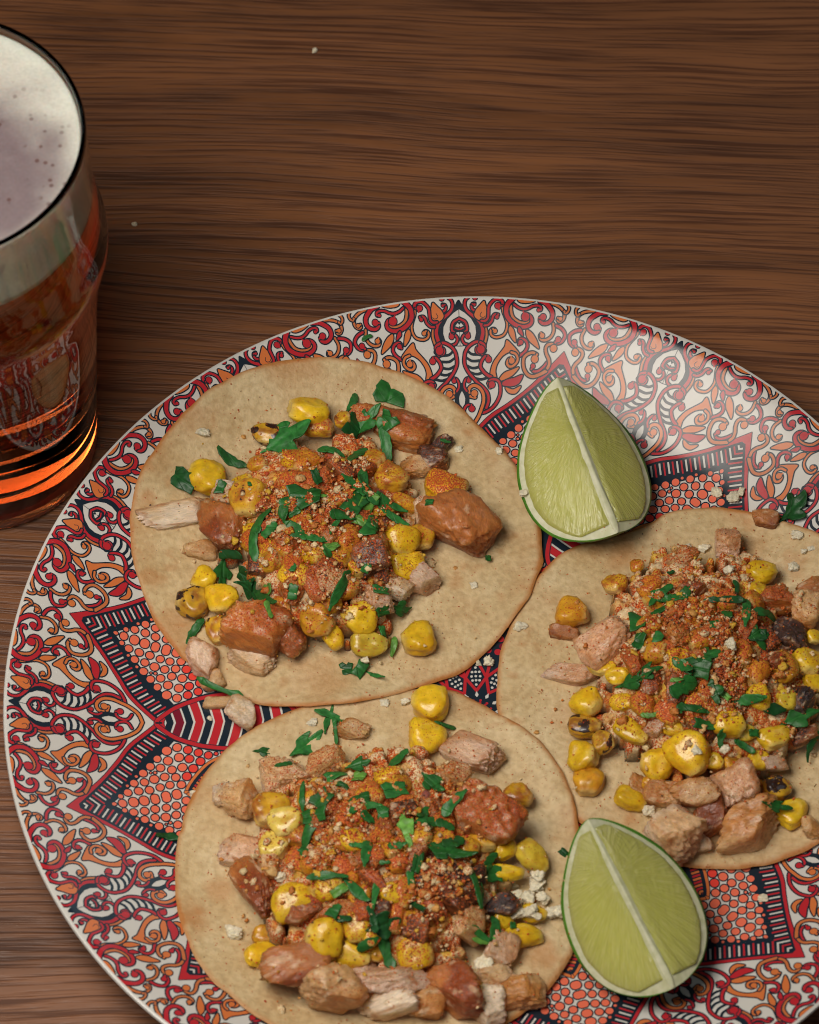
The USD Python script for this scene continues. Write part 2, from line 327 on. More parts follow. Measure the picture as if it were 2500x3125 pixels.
for k, (ink, rgb) in INK.items():
    g = flat[k].simplify(0.35)
    parts = [trimesh.Trimesh(*trimesh.creation.triangulate_polygon(q, engine='earcut'), process=False) for q in getattr(g, 'geoms', [g]) if q.geom_type == 'Polygon' and q.area > 1.5]
    m = trimesh.util.concatenate(parts)
    v, f = trimesh.remesh.subdivide_to_size(m.vertices, m.faces, 34, max_iter=12)
    v = v[:, :2] * 1e-4
    V, F = [], []
    for s in range(24):
        a = SPIN + math.radians(30) * (s // 2); q = v * (1, -1) if s % 2 else v
        p = np.stack([q[:, 0] * math.cos(a) - q[:, 1] * math.sin(a), q[:, 0] * math.sin(a) + q[:, 1] * math.cos(a)], 1)
        F.append((f[:, ::-1] if s % 2 else f) + len(v) * s); V.append(p)
    V, F = np.vstack(V), np.vstack(F); r = np.hypot(*V.T)
    sl = SLOPE(np.clip(r, 0, .17)); nr = V / np.maximum(r, 1e-6)[:, None]
    nm = np.stack([-sl * nr[:, 0], -sl * nr[:, 1], np.ones(len(r))], 1); nm /= np.linalg.norm(nm, axis=1)[:, None]
    V = np.column_stack([V, plate_z(V[:, 0], V[:, 1])]) + nm * 1.2e-4
    tri = V[F]; up = np.cross(tri[:, 1] - tri[:, 0], tri[:, 2] - tri[:, 0])[:, 2] < 0; F[up] = F[up][:, ::-1]
    obj(ink.replace('_ink', '_print'), (V, F), ceramic(ink, rgb), plate, smooth=False, normals=nm)
# ------------------------------------------------------------------ tortillas
def pix(pts, s, ox, oy): return [(ox + x * s, oy + y * s) for x, y in pts]
R3, R5, R6 = (.8116, 300, 1050), (.5797, 1500, 1500), (.72464, 500, 2050)
OUT = {
    1: pix([(120, 650), (132, 560), (160, 480), (210, 400), (280, 300), (360, 220), (450, 150), (560, 95), (680, 62), (800, 50), (930, 55), (1060, 80), (1200, 130), (1330, 210), (1420, 290), (1500, 370), (1560, 440), (1605, 520), (1640, 610), (1665, 710), (1672, 790), (1662, 850), (1630, 930), (1580, 1010), (1520, 1090), (1450, 1170), (1370, 1230), (1250, 1280), (1130, 1310), (1000, 1340), (860, 1360), (740, 1368), (620, 1360), (520, 1330), (450, 1290), (400, 1240), (340, 1200), (290, 1150), (240, 1090), (200, 1020), (170, 950), (145, 870), (128, 800), (120, 720)], *R3),
    2: pix([(28, 1000), (42, 890), (60, 800), (95, 715), (140, 620), (200, 520), (260, 430), (340, 350), (440, 290), (560, 255), (690, 215), (830, 165), (920, 115), (1050, 90), (1180, 82), (1300, 90), (1400, 110), (1500, 140), (1620, 178), (1760, 235), (1940, 340), (2080, 470), (2190, 640), (2250, 830), (2265, 1030), (2230, 1240), (2150, 1440), (2020, 1620), (1880, 1760), (1725, 1852), (1650, 1895), (1550, 1938), (1400, 1975), (1250, 1990), (1100, 1985), (960, 1965), (820, 1930), (660, 1860), (500, 1770), (350, 1660), (220, 1530), (120, 1380), (60, 1240), (30, 1120)], *R5),
    3: pix([(50, 900), (48, 800), (62, 690), (90, 590), (130, 500), (190, 410), (260, 330), (340, 260), (440, 200), (560, 155), (700, 120), (850, 95), (1000, 78), (1080, 68), (1150, 65), (1250, 92), (1340, 130), (1430, 178), (1520, 235), (1590, 300), (1650, 370), (1690, 440), (1722, 530), (1745, 640), (1755, 760), (1755, 900), (1745, 1050), (1725, 1180), (1690, 1250), (1620, 1340), (1540, 1420), (1430, 1490), (1300, 1550), (1150, 1590), (1000, 1605), (840, 1605), (680, 1580), (530, 1525), (420, 1468), (330, 1410), (260, 1350), (200, 1300), (150, 1230), (110, 1160), (80, 1090), (60, 1000)], *R6),
}
TH = 0.0019
tort = {}
class Support:
    """Smooth height field in plan, rasterised once."""
    G = 0.0005; X0 = -0.20
    def __init__(s, arr): s.a = arr
    def __call__(s, x, y):
        return map_coordinates(s.a, [(np.atleast_1d(np.asarray(y, float)) - s.X0) / s.G, (np.atleast_1d(np.asarray(x, float)) - s.X0) / s.G], order=1, mode='nearest').reshape(np.shape(x))
gx = np.arange(-0.20, 0.2001, Support.G); GX, GY = np.meshgrid(gx, gx)
base = plate_z(GX, GY)
TOP = base.copy()                                    # grows as things are laid down
from scipy.ndimage import distance_transform_edt
def inside(poly):
    from matplotlib.path import Path
    return Path(poly).contains_points(np.column_stack([GX.ravel(), GY.ravel()])).reshape(GX.shape)
def inside(poly):
    x, y = GX.ravel(), GY.ravel(); c = np.zeros(len(x), bool); P = np.asarray(poly)
    for (x0, y0), (x1, y1) in zip(P, np.roll(P, -1, 0)):
        if y0 != y1:
            k = (y0 > y) != (y1 > y); c[k] ^= x[k] < (x1 - x0) * (y[k] - y0) / (y1 - y0) + x0
    return c.reshape(GX.shape)
N_TORT = {
    "g": ("geometry", {}), "e": ("attribute", {"attribute": "edge"}), "t": ("attribute", {"attribute": "toast"}),
    "n1": ("noise_texture", {"scale": 55.0, "detail": 4.0}), "r1": ("rgb_ramp", {"ramp": [(0.28, (0.50, 0.34, 0.165)), (0.52, (0.58, 0.42, 0.225)), (0.72, (0.63, 0.48, 0.28))]}),
    "n2": ("noise_texture", {"scale": 420.0, "detail": 3.0}), "r2": ("rgb_ramp", {"ramp": [(0.33, (0.80, 0.77, 0.72)), (0.62, (1, 1, 1))]}),
    "c1": ("mix", {"mix_type": "multiply", "fac": 1.0}),
    "c2": ("mix", {"mix_type": "mix", "color2": (0.40, 0.155, 0.040)}),
    "n3": ("noise_texture", {"scale": 1100.0, "detail": 1.0}), "n3b": ("noise_texture", {"scale": 70.0, "detail": 2.0}),
    "m3": ("math", {"math_type": "multiply_add", "value2": 0.22, "value3": 0.0}), "a3": ("math", {"math_type": "add"}),
    "r3": ("rgb_ramp", {"ramp": [(0.86, (0, 0, 0)), (0.89, (1, 1, 1))]}), "c3": ("mix", {"mix_type": "mix", "color2": (0.30, 0.055, 0.012)}),
    "b": ("bump", {"strength": 0.45, "distance": 0.0012}), "b2": ("bump", {"strength": 0.3, "distance": 0.003}),
    "p": ("principled_bsdf", {"roughness": 0.55, "specular_ior_level": 0.3, "subsurface_weight": 0.12, "subsurface_radius": (1, .5, .25), "subsurface_scale": 0.002}),
}
L_TORT = [("g.position", "n1.vector"), ("g.position", "n2.vector"), ("g.position", "n3.vector"), ("g.position", "n3b.vector"), ("n1.fac", "r1.fac"), ("n2.fac", "r2.fac"),
          ("r1.color", "c1.color1"), ("r2.color", "c1.color2"), ("c1.color", "c2.color1"), ("t.fac", "c2.fac"), ("n3b.fac", "m3.value1"), ("m3.value", "a3.value1"), ("n3.fac", "a3.value2"),
          ("a3.value", "r3.fac"), ("r3.color", "c3.fac"), ("c2.color", "c3.color1"), ("c3.color", "p.base_color"), ("n1.fac", "b2.height"), ("b2.normal", "b.normal"), ("n2.fac", "b.height"), ("b.normal", "p.normal")]
m_tort = mat('corn_tortilla', N_TORT, L_TORT)
TLAB = {1: 'round toasted corn tortilla of the taco nearest the beer glass', 2: 'corn tortilla lying between the two lime wedges, partly under the front one', 3: 'corn tortilla of the front taco, lapping over the one between the limes'}
SPOTS = {1: [(300, 1190, 120, .75), (190, 880, 60, .5), (150, 620, 70, .4), (250, 1080, 60, .5), (150, 780, 40, .5), (850, 1270, 150, .35), (330, 640, 80, .1), (1450, 1180, 60, .15)], 2: [(700, 330, 170, .55), (560, 300, 90, .45), (300, 560, 80, .25), (1000, 1900, 90, .2), (380, 1180, 120, .25)], 3: [(230, 920, 75, .45), (1600, 1210, 90, .55), (250, 800, 50, .15), (150, 1010, 60, .2), (480, 1380, 90, .2)]}
for k in (2, 3, 1):
    plan = np.array([at(x, y, lambda a, b: Support(TOP)(a, b) + TH) for x, y in OUT[k]])[:, :2]
    ring_ = catmull(plan, 6, True); c0 = ring_.mean(0)
    ring_ = c0 + (ring_ - c0) * (1 + .018 * (meshkit.fbm(np.column_stack([ring_ * 130, ring_[:, 0] * 0 + k]), 3, 21) - .5))[:, None]
    ins = inside(ring_)
    under_ = np.where(ins, TOP, TOP); S0 = Support(gaussian_filter(TOP, 5))
    na, nr = len(ring_), 46
    rad = np.concatenate([np.linspace(0.02, .93, nr - 8), np.linspace(.95, 1, 8)])
    rr_ = (c0 + (ring_ - c0)[None] * rad[:, None, None])
    wob = 0.0011 * (meshkit.fbm(np.dstack([rr_ * 38, np.full(rr_.shape[:2], k * 3.1)]), 3, k) - .5) * 2 + .0006
    wob *= smoothstep(0, .3, rad)[:, None]
    zb = S0(rr_[..., 0], rr_[..., 1]) + np.clip(wob, 0.0001, None) + .0002
    edge = np.sqrt(np.clip(1 - ((rad - .965) / .035).clip(0) ** 2, 0, 1))[:, None]
    blister = .0005 * (meshkit.fbm(np.dstack([rr_ * 160, np.full(rr_.shape[:2], k * 1.1)]), 3, k + 5) - .5)
    zt = zb + TH * (.5 + .5 * edge) + blister * edge; zl = zb + TH * (.5 - .5 * edge)
    cz = [zt[0].mean(), zl[0].mean()]
    V = np.vstack([np.dstack([rr_, zt]).reshape(-1, 3), np.dstack([rr_, zl]).reshape(-1, 3), [[*c0, cz[0]], [*c0, cz[1]]]])
    F = []; nt = na * nr; i = np.arange(na); j = (i + 1) % na
    for q in range(nr - 1):
        A, B, C_, D_ = q * na + i, q * na + j, (q + 1) * na + j, (q + 1) * na + i
        F += [np.stack([A, D_, C_], 1), np.stack([A, C_, B], 1), np.stack([A, C_, D_], 1) + nt, np.stack([A, B, C_], 1) + nt]
    F += [np.stack([i, j, np.full(na, 2 * nt)], 1), np.stack([j + nt, i + nt, np.full(na, 2 * nt + 1)], 1)]
    last = (nr - 1) * na
    F += [np.stack([last + i, last + i + nt, last + j + nt], 1), np.stack([last + i, last + j + nt, last + j], 1)]
    F = np.vstack(F)
    if trimesh.Trimesh(V, F, process=False).volume < 0: F = F[:, ::-1]
    rr_all = np.tile(np.repeat(rad, na), 2)
    nz = meshkit.fbm(V[:-2] * 60, 3, 11)
    toast = smoothstep(.965, 1.0, rr_all) * (.35 + .95 * nz) + smoothstep(.80, 1, rr_all) * smoothstep(.45, .75, nz) * .5 + smoothstep(.58, .78, meshkit.fbm(V[:-2] * 48, 4, 31)) * .30 + smoothstep(.64, .74, meshkit.fbm(V[:-2] * 150, 3, 37)) * .34
    cfg = {1: R3, 2: R5, 3: R6}[k]
    for sx, sy, sr, amt in SPOTS[k]:
        (px, py), = pix([(sx, sy)], *cfg); w = at(px, py, lambda a, b: Support(TOP)(a, b) + TH)
        d = np.hypot(*(V[:-2, :2] - w[:2]).T) / (sr * cfg[0] * 1.23e-4)
        toast = np.maximum(toast, amt * smoothstep(1.1, .2, d + (meshkit.fbm(V[:-2] * 180, 3, 3) - .5) * 1.3))
    toast = np.append(np.clip(toast, 0, 1), [0, 0])
    t_ = obj('tortilla', (V, F), m_tort, None, smooth=True, attrs={'toast': toast, 'edge': toast})
    tag(t_, TLAB[k], 'tortilla')
    S1 = gaussian_filter(TOP, 5)
    lay = np.where(ins, S1 + TH + .0008, TOP)
    TOP = np.maximum(TOP, np.where(ins, lay, 0) + np.where(ins, 0, TOP))
    tort[k] = dict(ring=ring_, c=c0, ins=ins)
SURF = Support(gaussian_filter(TOP, 2))              # what things lie on: table, plate or tortilla

# ------------------------------------------------------------------ pint glass and beer
GX0, GY0, GH = -0.18391, 0.12584, 0.19147
FR = [0, .02, .06, .15, .3, .45, .55, .62, .68, .74, .80, .85, .88, .94, 1]
RO = [.0405, .0418, .0422, .04368, .04602, .04842, .0508, .05373, .05595, .0545, .05330, .05305, .0530, .05312, .0532]
outer_r = PchipInterpolator(np.array(FR) * GH, RO)
FOAM0, FOAM1, BASE_T = GH - .035, GH - .0042, .021
hs = np.concatenate([np.linspace(0.0015, GH * .5, 26), np.linspace(GH * .5, GH * .9, 44)[1:], np.linspace(GH * .9, GH - .0012, 8)[1:]])
inner_r = lambda h: outer_r(np.maximum(h, .03)) - .0018 - .0012 * smoothstep(.06, .02, h)
prof = [(0, .0022), (.030, .0020), (.036, 0.0), (.0395, 0.0)] + [(float(outer_r(h)), h) for h in hs]
prof += [(float(outer_r(GH)) - .0004, GH - .0003), (float(outer_r(GH)) - .0009, GH), (float(outer_r(GH)) - .0015, GH - .0003)]
hin = np.linspace(GH - .0015, FOAM0, 12)
m_glass = mat('clear_glass', {"p": ("principled_bsdf", {"base_color": (0.90, 0.97, 0.94), "roughness": 0.0, "ior": 1.37, "transmission_weight": 1.0})})
g_loc = (GX0, GY0, TABLE_Z + .0003)
glass = thing('beer_glass', 'pint glass of amber beer standing left of the plate, cut off by the frame', 'glass', g_loc)
obj('glass_body', revolve(prof + [(float(inner_r(h)), h) for h in hin], 160), m_glass, glass, smooth=50)
beer = thing('beer', 'amber red beer with a pale foam head filling the pint glass', 'beer', g_loc)
hb = np.linspace(BASE_T + .004, FOAM0, 60)
bprof = [(0, BASE_T), (float(inner_r(hb[0])) * .8, BASE_T + .0004), (float(inner_r(hb[0])) * .95, BASE_T + .0018)] + [(float(inner_r(h)), h) for h in hb] + [(0, FOAM0)]
m_beer = mat('amber_beer', {"p": ("principled_bsdf", {"base_color": (1, 1, 1), "roughness": 0.0, "ior": 0.975, "transmission_weight": 1.0}), "v": ("absorption_volume", {"color": (0.95, 0.46, 0.03), "density": 24.0})}, volume="v.volume")
obj('liquid', revolve(bprof, 128), m_beer, beer, smooth=50)
hf = np.linspace(FOAM0 + .0002, FOAM1, 14)
fm = [(float(inner_r(h)) - .00015, h) for h in hf]
rtop = float(inner_r(FOAM1)) - .00015
ft = [(rtop * q, FOAM1 + .0006 * (1 - smoothstep(.0, .12, 1 - q)) - .0003) for q in np.linspace(.985, 0.01, 60)]
foam_m = revolve([(0, FOAM0 + .0001)] + fm + ft + [(0, FOAM1)], 160)
fv = np.array(foam_m.vertices); topm = fv[:, 2] > FOAM1 - .001
fv[topm, 2] += .0009 * (meshkit.fbm(fv[topm] * 220, 4, 2) - .5)
foam_m = trimesh.Trimesh(fv, foam_m.faces, process=False)
pc = np.hypot(fv[:, 0] - .030, (fv[:, 1] + .008) * .72); pc2 = np.hypot(fv[:, 0] - .012, (fv[:, 1] + .016) * .80)
thin = np.where(topm, smoothstep(.046, .020, pc2 + .018 * (meshkit.fbm(fv * 70, 3, 4) - .5)), 0)
m_foam = mat('beer_foam', {"g": ("geometry", {}), "a": ("attribute", {"attribute": "thin"}), "n": ("noise_texture", {"scale": 900.0, "detail": 3.0}),
    "v": ("voronoi_texture", {"scale": 260.0, "feature": "f1"}), "rv": ("rgb_ramp", {"ramp": [(0.16, (1, 1, 1)), (0.26, (0, 0, 0))]}), "n2": ("noise_texture", {"scale": 95.0, "detail": 2.0}), "r2": ("rgb_ramp", {"ramp": [(0.44, (0, 0, 0)), (0.52, (1, 1, 1))]}),
    "k": ("math", {"math_type": "multiply"}), "k2": ("math", {"math_type": "multiply"}), "c": ("mix", {"mix_type": "mix", "color1": (0.56, 0.54, 0.47), "color2": (0.165, 0.122, 0.128)}),
    "c2": ("mix", {"mix_type": "mix", "color2": (0.10, 0.045, 0.04)}), "nr": ("map_range", {"from_min": .3, "from_max": .7, "to_min": .86, "to_max": 1.0}), "c3": ("mix", {"mix_type": "multiply", "fac": 1.0}),
    "b": ("bump", {"strength": 0.25, "distance": 0.0004}), "p": ("principled_bsdf", {"roughness": 0.6, "subsurface_weight": 0.2, "subsurface_scale": 0.003})},
    [("g.position", "n.vector"), ("g.position", "v.vector"), ("g.position", "n2.vector"), ("v.distance", "rv.fac"), ("n2.fac", "r2.fac"), ("rv.color", "k.value1"), ("r2.color", "k.value2"), ("k.value", "k2.value1"), ("a.fac", "k2.value2"),
     ("a.fac", "c.fac"), ("c.color", "c2.color1"), ("k2.value", "c2.fac"), ("n.fac", "nr.value"), ("c2.color", "c3.color1"), ("nr.result", "c3.color2"), ("c3.color", "p.base_color"), ("n.fac", "b.height"), ("b.normal", "p.normal")])
obj('foam', foam_m, m_foam, beer, smooth=True, attrs={'thin': thin})
# ------------------------------------------------------------------ lime wedges
def fac_mat(name, nodes, links): return mat(name, nodes, links)
m_rind = mat('lime_rind', {"g": ("geometry", {}), "n": ("noise_texture", {"scale": 900.0, "detail": 2.0}), "n2": ("noise_texture", {"scale": 60.0, "detail": 3.0}), "r": ("rgb_ramp", {"ramp": [(0.3, (0.035, 0.13, 0.012)), (0.7, (0.09, 0.24, 0.02))]}),
    "b": ("bump", {"strength": 0.4, "distance": 0.0005}), "p": ("principled_bsdf", {"roughness": 0.32})}, [("g.position", "n.vector"), ("g.position", "n2.vector"), ("n2.fac", "r.fac"), ("r.color", "p.base_color"), ("n.fac", "b.height"), ("b.normal", "p.normal")])
m_pith = mat('lime_pith', {"g": ("geometry", {}), "n": ("noise_texture", {"scale": 350.0, "detail": 3.0}), "r": ("rgb_ramp", {"ramp": [(0.3, (0.50, 0.51, 0.26)), (0.7, (0.66, 0.66, 0.42))]}), "p": ("principled_bsdf", {"roughness": 0.5, "subsurface_weight": 0.3, "subsurface_scale": 0.003, "subsurface_radius": (.8, 1, .4)})}, [("g.position", "n.vector"), ("n.fac", "r.fac"), ("r.color", "p.base_color")])
m_flesh = mat('lime_flesh', {"u": ("attribute", {"attribute": "grain"}), "s": ("separate_xyz", {}), "cx": ("combine_xyz", {}), "n": ("noise_texture", {"scale": 1.0, "detail": 3.0, "roughness": 0.6}), "r": ("rgb_ramp", {"ramp": [(0.25, (0.40, 0.41, 0.085)), (0.52, (0.47, 0.47, 0.11)), (0.70, (0.53, 0.53, 0.16)), (0.80, (0.72, 0.72, 0.40))]}),
    "b": ("bump", {"strength": 0.7, "distance": 0.0008}), "g": ("geometry", {}), "n2": ("noise_texture", {"scale": 1500.0, "detail": 1.0}), "r2": ("rgb_ramp", {"ramp": [(0.755, (0, 0, 0)), (0.785, (1, 1, 1))]}), "d": ("attribute", {"attribute": "dust"}), "k": ("math", {"math_type": "multiply"}), "c": ("mix", {"mix_type": "mix", "color2": (0.45, 0.10, 0.015)}),
    "p": ("principled_bsdf", {"roughness": 0.15, "specular_ior_level": 0.5, "subsurface_weight": 0.55, "subsurface_scale": 0.005, "subsurface_radius": (.8, 1, .25)})},
    [("u.vector", "n.vector"), ("n.fac", "r.fac"), ("r.color", "c.color1"), ("g.position", "n2.vector"), ("n2.fac", "r2.fac"), ("r2.color", "k.value1"), ("d.fac", "k.value2"), ("k.value", "c.fac"), ("c.color", "p.base_color"), ("n.fac", "b.height"), ("b.normal", "p.normal")])
def lime(e0, e1, label, beta, tilt, R0, zr, seed):
    """Quarter of a lime: ridge from pixel e0 (pointed end) to e1, resting on its rind, ridge up."""
    p0 = at(*e0, lambda x, y: zr[0]); p1 = at(*e1, lambda x, y: zr[1]); mid = (p0 + p1) / 2; ax = p1 - p0; a = np.linalg.norm(ax) / 2; ax /= 2 * a
    side = np.cross(ax, [0, 0, 1]); side /= np.linalg.norm(side); up = np.cross(side, ax)
    c, s = math.cos(tilt), math.sin(tilt); side, up = c * side + s * up, -s * side + c * up
    Rf = lambda t: R0 * np.where(t < 0, np.clip(1 - np.abs(t) ** 1.9, 0, 1) ** .58, np.sqrt(np.clip(1 - np.abs(t) ** 2.25, 0, 1))) * (1 + .16 * t) * (1 - .10 * smoothstep(-.3, -1, t))
    W = lambda x, rad, th: mid + np.multiply.outer(x, ax) + np.multiply.outer(rad * np.sin(th), side) - np.multiply.outer(rad * np.cos(th), up)
    T = np.sin(np.linspace(-math.pi / 2, math.pi / 2, 61)) * .999; nt = len(T)
    root = thing('lime_wedge', label, 'lime wedge', mid)
    def grid(P, name, m, attrs=None, flip=False, smooth=True):
        n1, n2 = P.shape[:2]; V = P.reshape(-1, 3) - mid
        I = np.arange(n1 * n2).reshape(n1, n2); q = np.stack([I[:-1, :-1], I[1:, :-1], I[1:, 1:], I[:-1, 1:]], -1).reshape(-1, 4)
        if flip: q = q[:, ::-1]
        return obj(name, (V, np.vstack([q[:, [0, 1, 2]], q[:, [0, 2, 3]]])), m, root, smooth=smooth, attrs=attrs or {})
    th = np.linspace(-beta, beta, 41)
    P = np.stack([W(T * a, Rf(T), np.full(nt, q)) for q in th]); P = P + 0
    lump = .0004 * (meshkit.fbm(P * 90, 3, seed) - .5)[..., None] * 2
    # rind: outer skin with a cut edge turned in by its thickness
    skin = np.concatenate([np.stack([W(T * a, np.maximum(Rf(T) - .0011, 0), np.full(nt, th[0]))]), P + lump, np.stack([W(T * a, np.maximum(Rf(T) - .0011, 0), np.full(nt, th[-1]))])])
    grid(skin, 'rind', m_rind, flip=True)
    for sgn in (-1, 1):
        rimw, core = .0013, .0006
        rin = lambda t: np.maximum(Rf(t) - .0010, 0)
        # pith shown along the rind and as the core along the ridge: one sheet, the flesh bulges out of it
        fr_ = np.linspace(0, 1, 16)
        Pp = np.stack([W(T * a, rin(T) * q, np.full(nt, sgn * beta)) for q in fr_])
        grid(Pp, 'pith', m_pith, flip=sgn < 0)
        Tf = np.sin(np.linspace(-1, 1, 71) * math.pi / 2) * .885 - .015; nr = 34; fr2 = np.linspace(0, 1, nr)
        Rout = np.maximum(Rf(Tf) - .0010 - rimw * (1 + .5 * smoothstep(.3, .9, np.abs(Tf))) - .0008 * (meshkit.fbm(np.column_stack([Tf * 9, Tf * 0 + sgn, Tf * 0]), 3, seed) - .3), core + .0004)
        Rin = core * (1 + 1.0 * smoothstep(.2, .9, Tf)) + .0005 * meshkit.fbm(np.column_stack([Tf * 6, Tf * 0 + 5 * sgn, Tf * 0]), 2, seed)
        rad = Rin[None] + (np.maximum(Rout - Rin, .0001))[None] * fr2[:, None]
        nrm = sgn * (math.cos(beta) * side) + math.sin(beta) * up
        ux = Tf[None] * a * np.ones((nr, 1))
        # vesicles run out from the ridge
        ang = np.arctan2(ux + .012, rad + .004) * 1.0
        grain = np.stack([ang * 46, np.hypot(ux + .012, rad) * 130, np.full(ux.shape, seed * 3. + sgn)], -1)
        ves = meshkit.fbm(grain * [1, 1, 1], 3, seed)
        edgef = smoothstep(0, .12, fr2)[:, None] * smoothstep(1, .90, fr2)[:, None] * smoothstep(.0, .06, 1 - np.abs(Tf) / .9)[None]
        off = edgef * (.0009 + .0009 * (ves - .5)) - (1 - edgef) * .0004 + .0001
        Pf = mid + ux[..., None] * ax + (rad * math.sin(sgn * beta))[..., None] * side - (rad * math.cos(beta))[..., None] * up + off[..., None] * nrm
        dust = smoothstep(-.1, .9, Tf)[None] * np.ones((nr, 1)) * (1.0 if seed == 1 else .35)
        grid(Pf, 'flesh', m_flesh, attrs={'grain': grain.reshape(-1, 3), 'dust': dust.ravel()}, flip=sgn < 0)
    # core ridge
    ring = []
    for t in T:
        w = (.0004 + .0012 * float(smoothstep(.2, 1, t)) + .0005 * float(smoothstep(-.6, -1, t))) * float(np.sqrt(max(1 - abs(t) ** 6, 0)) + .05)
        ring.append([mid + t * a * ax + side * w * math.sin(q) * 1.1 + up * (w * .35 * math.cos(q) - .0001) for q in np.linspace(-2.3, 2.3, 9)])
    grid(np.array(ring), 'core', m_pith, flip=False)
    for q in np.linspace(-beta, beta, 30):                 # height of the wedge into the height map
        for r_ in np.linspace(0, 1, 24):
            splat(np.column_stack([W(T * a, Rf(T) * r_, np.full(nt, q))]))
def splat(P, grow=1):
    ix = np.round((P[:, 0] - Support.X0) / Support.G).astype(int); iy = np.round((P[:, 1] - Support.X0) / Support.G).astype(int)
    k = (ix > 1) & (iy > 1) & (ix < len(gx) - 2) & (iy < len(gx) - 2)
    for dx in range(-grow, grow + 1):
        for dy in range(-grow, grow + 1): np.maximum.at(TOP, (iy[k] + dy, ix[k] + dx), P[k, 2])
lime((1701, 1152), (1886, 1626), 'lime wedge on the far side of the plate, between two tacos', math.radians(57),   .06, .0292, (.0395, .0205), 1)
lime((1794, 2500), (2056, 3016), 'lime wedge at the front of the plate, leaning on two tacos', math.radians(57), -.16, .0280, (.043, .0225), 2)
# ------------------------------------------------------------------ toppings
# which photo crop a taco was read in, its mound (centre, radii in crop pixels) and its height
CROP = {1: R3, 2: R5, 3: R6}
MOUND = {1: ((840, 700), (520, 540), .021), 2: ((1120, 870), (780, 800), .020), 3: ((900, 800), (720, 660), .021)}
TNAME = {1: 'the taco nearest the beer', 2: 'the taco between the limes', 3: 'the front taco'}
BARE = Support(gaussian_filter(np.where(np.hypot(GX, GY) < .2, SURF.a, SURF.a), 2))
dome = np.zeros_like(GX); MC = {}
for k, ((mx, my), (rx, ry), h) in MOUND.items():
    (px, py), = pix([(mx, my)], *CROP[k]); c = at(px, py, lambda x, y: .016); s = CROP[k][0] * 1.22e-4
    q = np.hypot((GX - c[0]) / (rx * s), (GY - c[1]) / (ry * s / .85)) + .16 * (meshkit.fbm(np.dstack([GX * 45, GY * 45, GX * 0 + k]), 3, 9) - .5) * 2
    dk = h * (1 - smoothstep(.10, 1.0, q)) ** .85
    dome = np.maximum(dome, dk); MC[k] = c
PILE = Support(BARE.a + gaussian_filter(dome, 2))
def q_of(k, x, y):
    (rx, ry) = MOUND[k][1]; s = CROP[k][0] * 1.22e-4
    return math.hypot((x - MC[k][0]) / (rx * s), (y - MC[k][1]) / (ry * s / .85))

def food(name, rough, spec, bump_scale, bump_d, sss, fibre=False, dust_scale=1700.0):
    n = {"g": ("geometry", {}), "a": ("attribute", {"attribute": "tint"}), "d": ("attribute", {"attribute": "dust"}), "x": ("attribute", {"attribute": "char"}),
         "n": ("noise_texture", {"scale": bump_scale, "detail": 3.0, "roughness": 0.6}), "mr": ("map_range", {"from_min": .3, "from_max": .72, "to_min": .72, "to_max": 1.16}), "c0": ("mix", {"mix_type": "multiply", "fac": 1.0}),
         "nc": ("noise_texture", {"scale": 330.0, "detail": 3.0, "roughness": .7}), "ax": ("math", {"math_type": "add"}), "rx": ("rgb_ramp", {"ramp": [(0.93, (0, 0, 0)), (1.06 if False else 1.0, (1, 1, 1))]}), "c1": ("mix", {"mix_type": "mix", "color2": (0.030, 0.014, 0.010)}),
         "nd": ("noise_texture", {"scale": dust_scale, "detail": 2.0, "roughness": .6}), "md": ("math", {"math_type": "multiply_add", "value2": 0.36}), "rd": ("rgb_ramp", {"ramp": [(0.72, (0, 0, 0)), (0.80, (1, 1, 1))]}),
         "nh": ("noise_texture", {"scale": 2600.0, "detail": 0.0}), "rh": ("rgb_ramp", {"ramp": [(0.38, (0.26, 0.022, 0.005)), (0.62, (0.60, 0.115, 0.012))]}), "c2": ("mix", {"mix_type": "mix"}),
         "b": ("bump", {"strength": 0.6, "distance": bump_d}), "mrr": ("mix_float", {"a": rough, "b": 0.8}),
         "p": ("principled_bsdf", {"specular_ior_level": spec, "subsurface_weight": sss, "subsurface_scale": 0.0022, "subsurface_radius": (1, .55, .25)})}
    l = [("g.position", "n.vector"), ("g.position", "nc.vector"), ("g.position", "nd.vector"), ("g.position", "nh.vector"), ("n.fac", "mr.value"), ("a.color", "c0.color1"), ("mr.result", "c0.color2"),
         ("nc.fac", "ax.value1"), ("x.fac", "ax.value2"), ("ax.value", "rx.fac"), ("c0.color", "c1.color1"), ("rx.color", "c1.fac"), ("d.fac", "md.value1"), ("nd.fac", "md.value3"), ("md.value", "rd.fac"),
         ("nh.fac", "rh.fac"), ("c1.color", "c2.color1"), ("rh.color", "c2.color2"), ("rd.color", "c2.fac"), ("c2.color", "p.base_color"), ("rd.color", "mrr.fac"), ("mrr.result", "p.roughness"), ("n.fac", "b.height"), ("b.normal", "p.normal")]
    if fibre:
        n['p'][1].update({'coat_weight': .12, 'coat_roughness': .12, 'subsurface_scale': .0035})
        n["f"] = ("attribute", {"attribute": "fibre"}); n["n"] = ("noise_texture", {"scale": 1.0, "detail": 4.0, "roughness": 0.65, "distortion": 0.5})
        n["mr"] = ("map_range", {"from_min": .32, "from_max": .70, "to_min": .74, "to_max": 1.22})
        l = [("f.vector", "n.vector") if q == ("g.position", "n.vector") else q for q in l]
    return mat(name, n, l)
m_kern = food('corn_skin', .30, .5, 300.0, .0003, .22)
m_chick = food('roast_chicken', .36, .45, 1.0, .0006, .35, True)
m_crumb = food('crumbled_cheese', .6, .3, 900.0, .0005, .2)
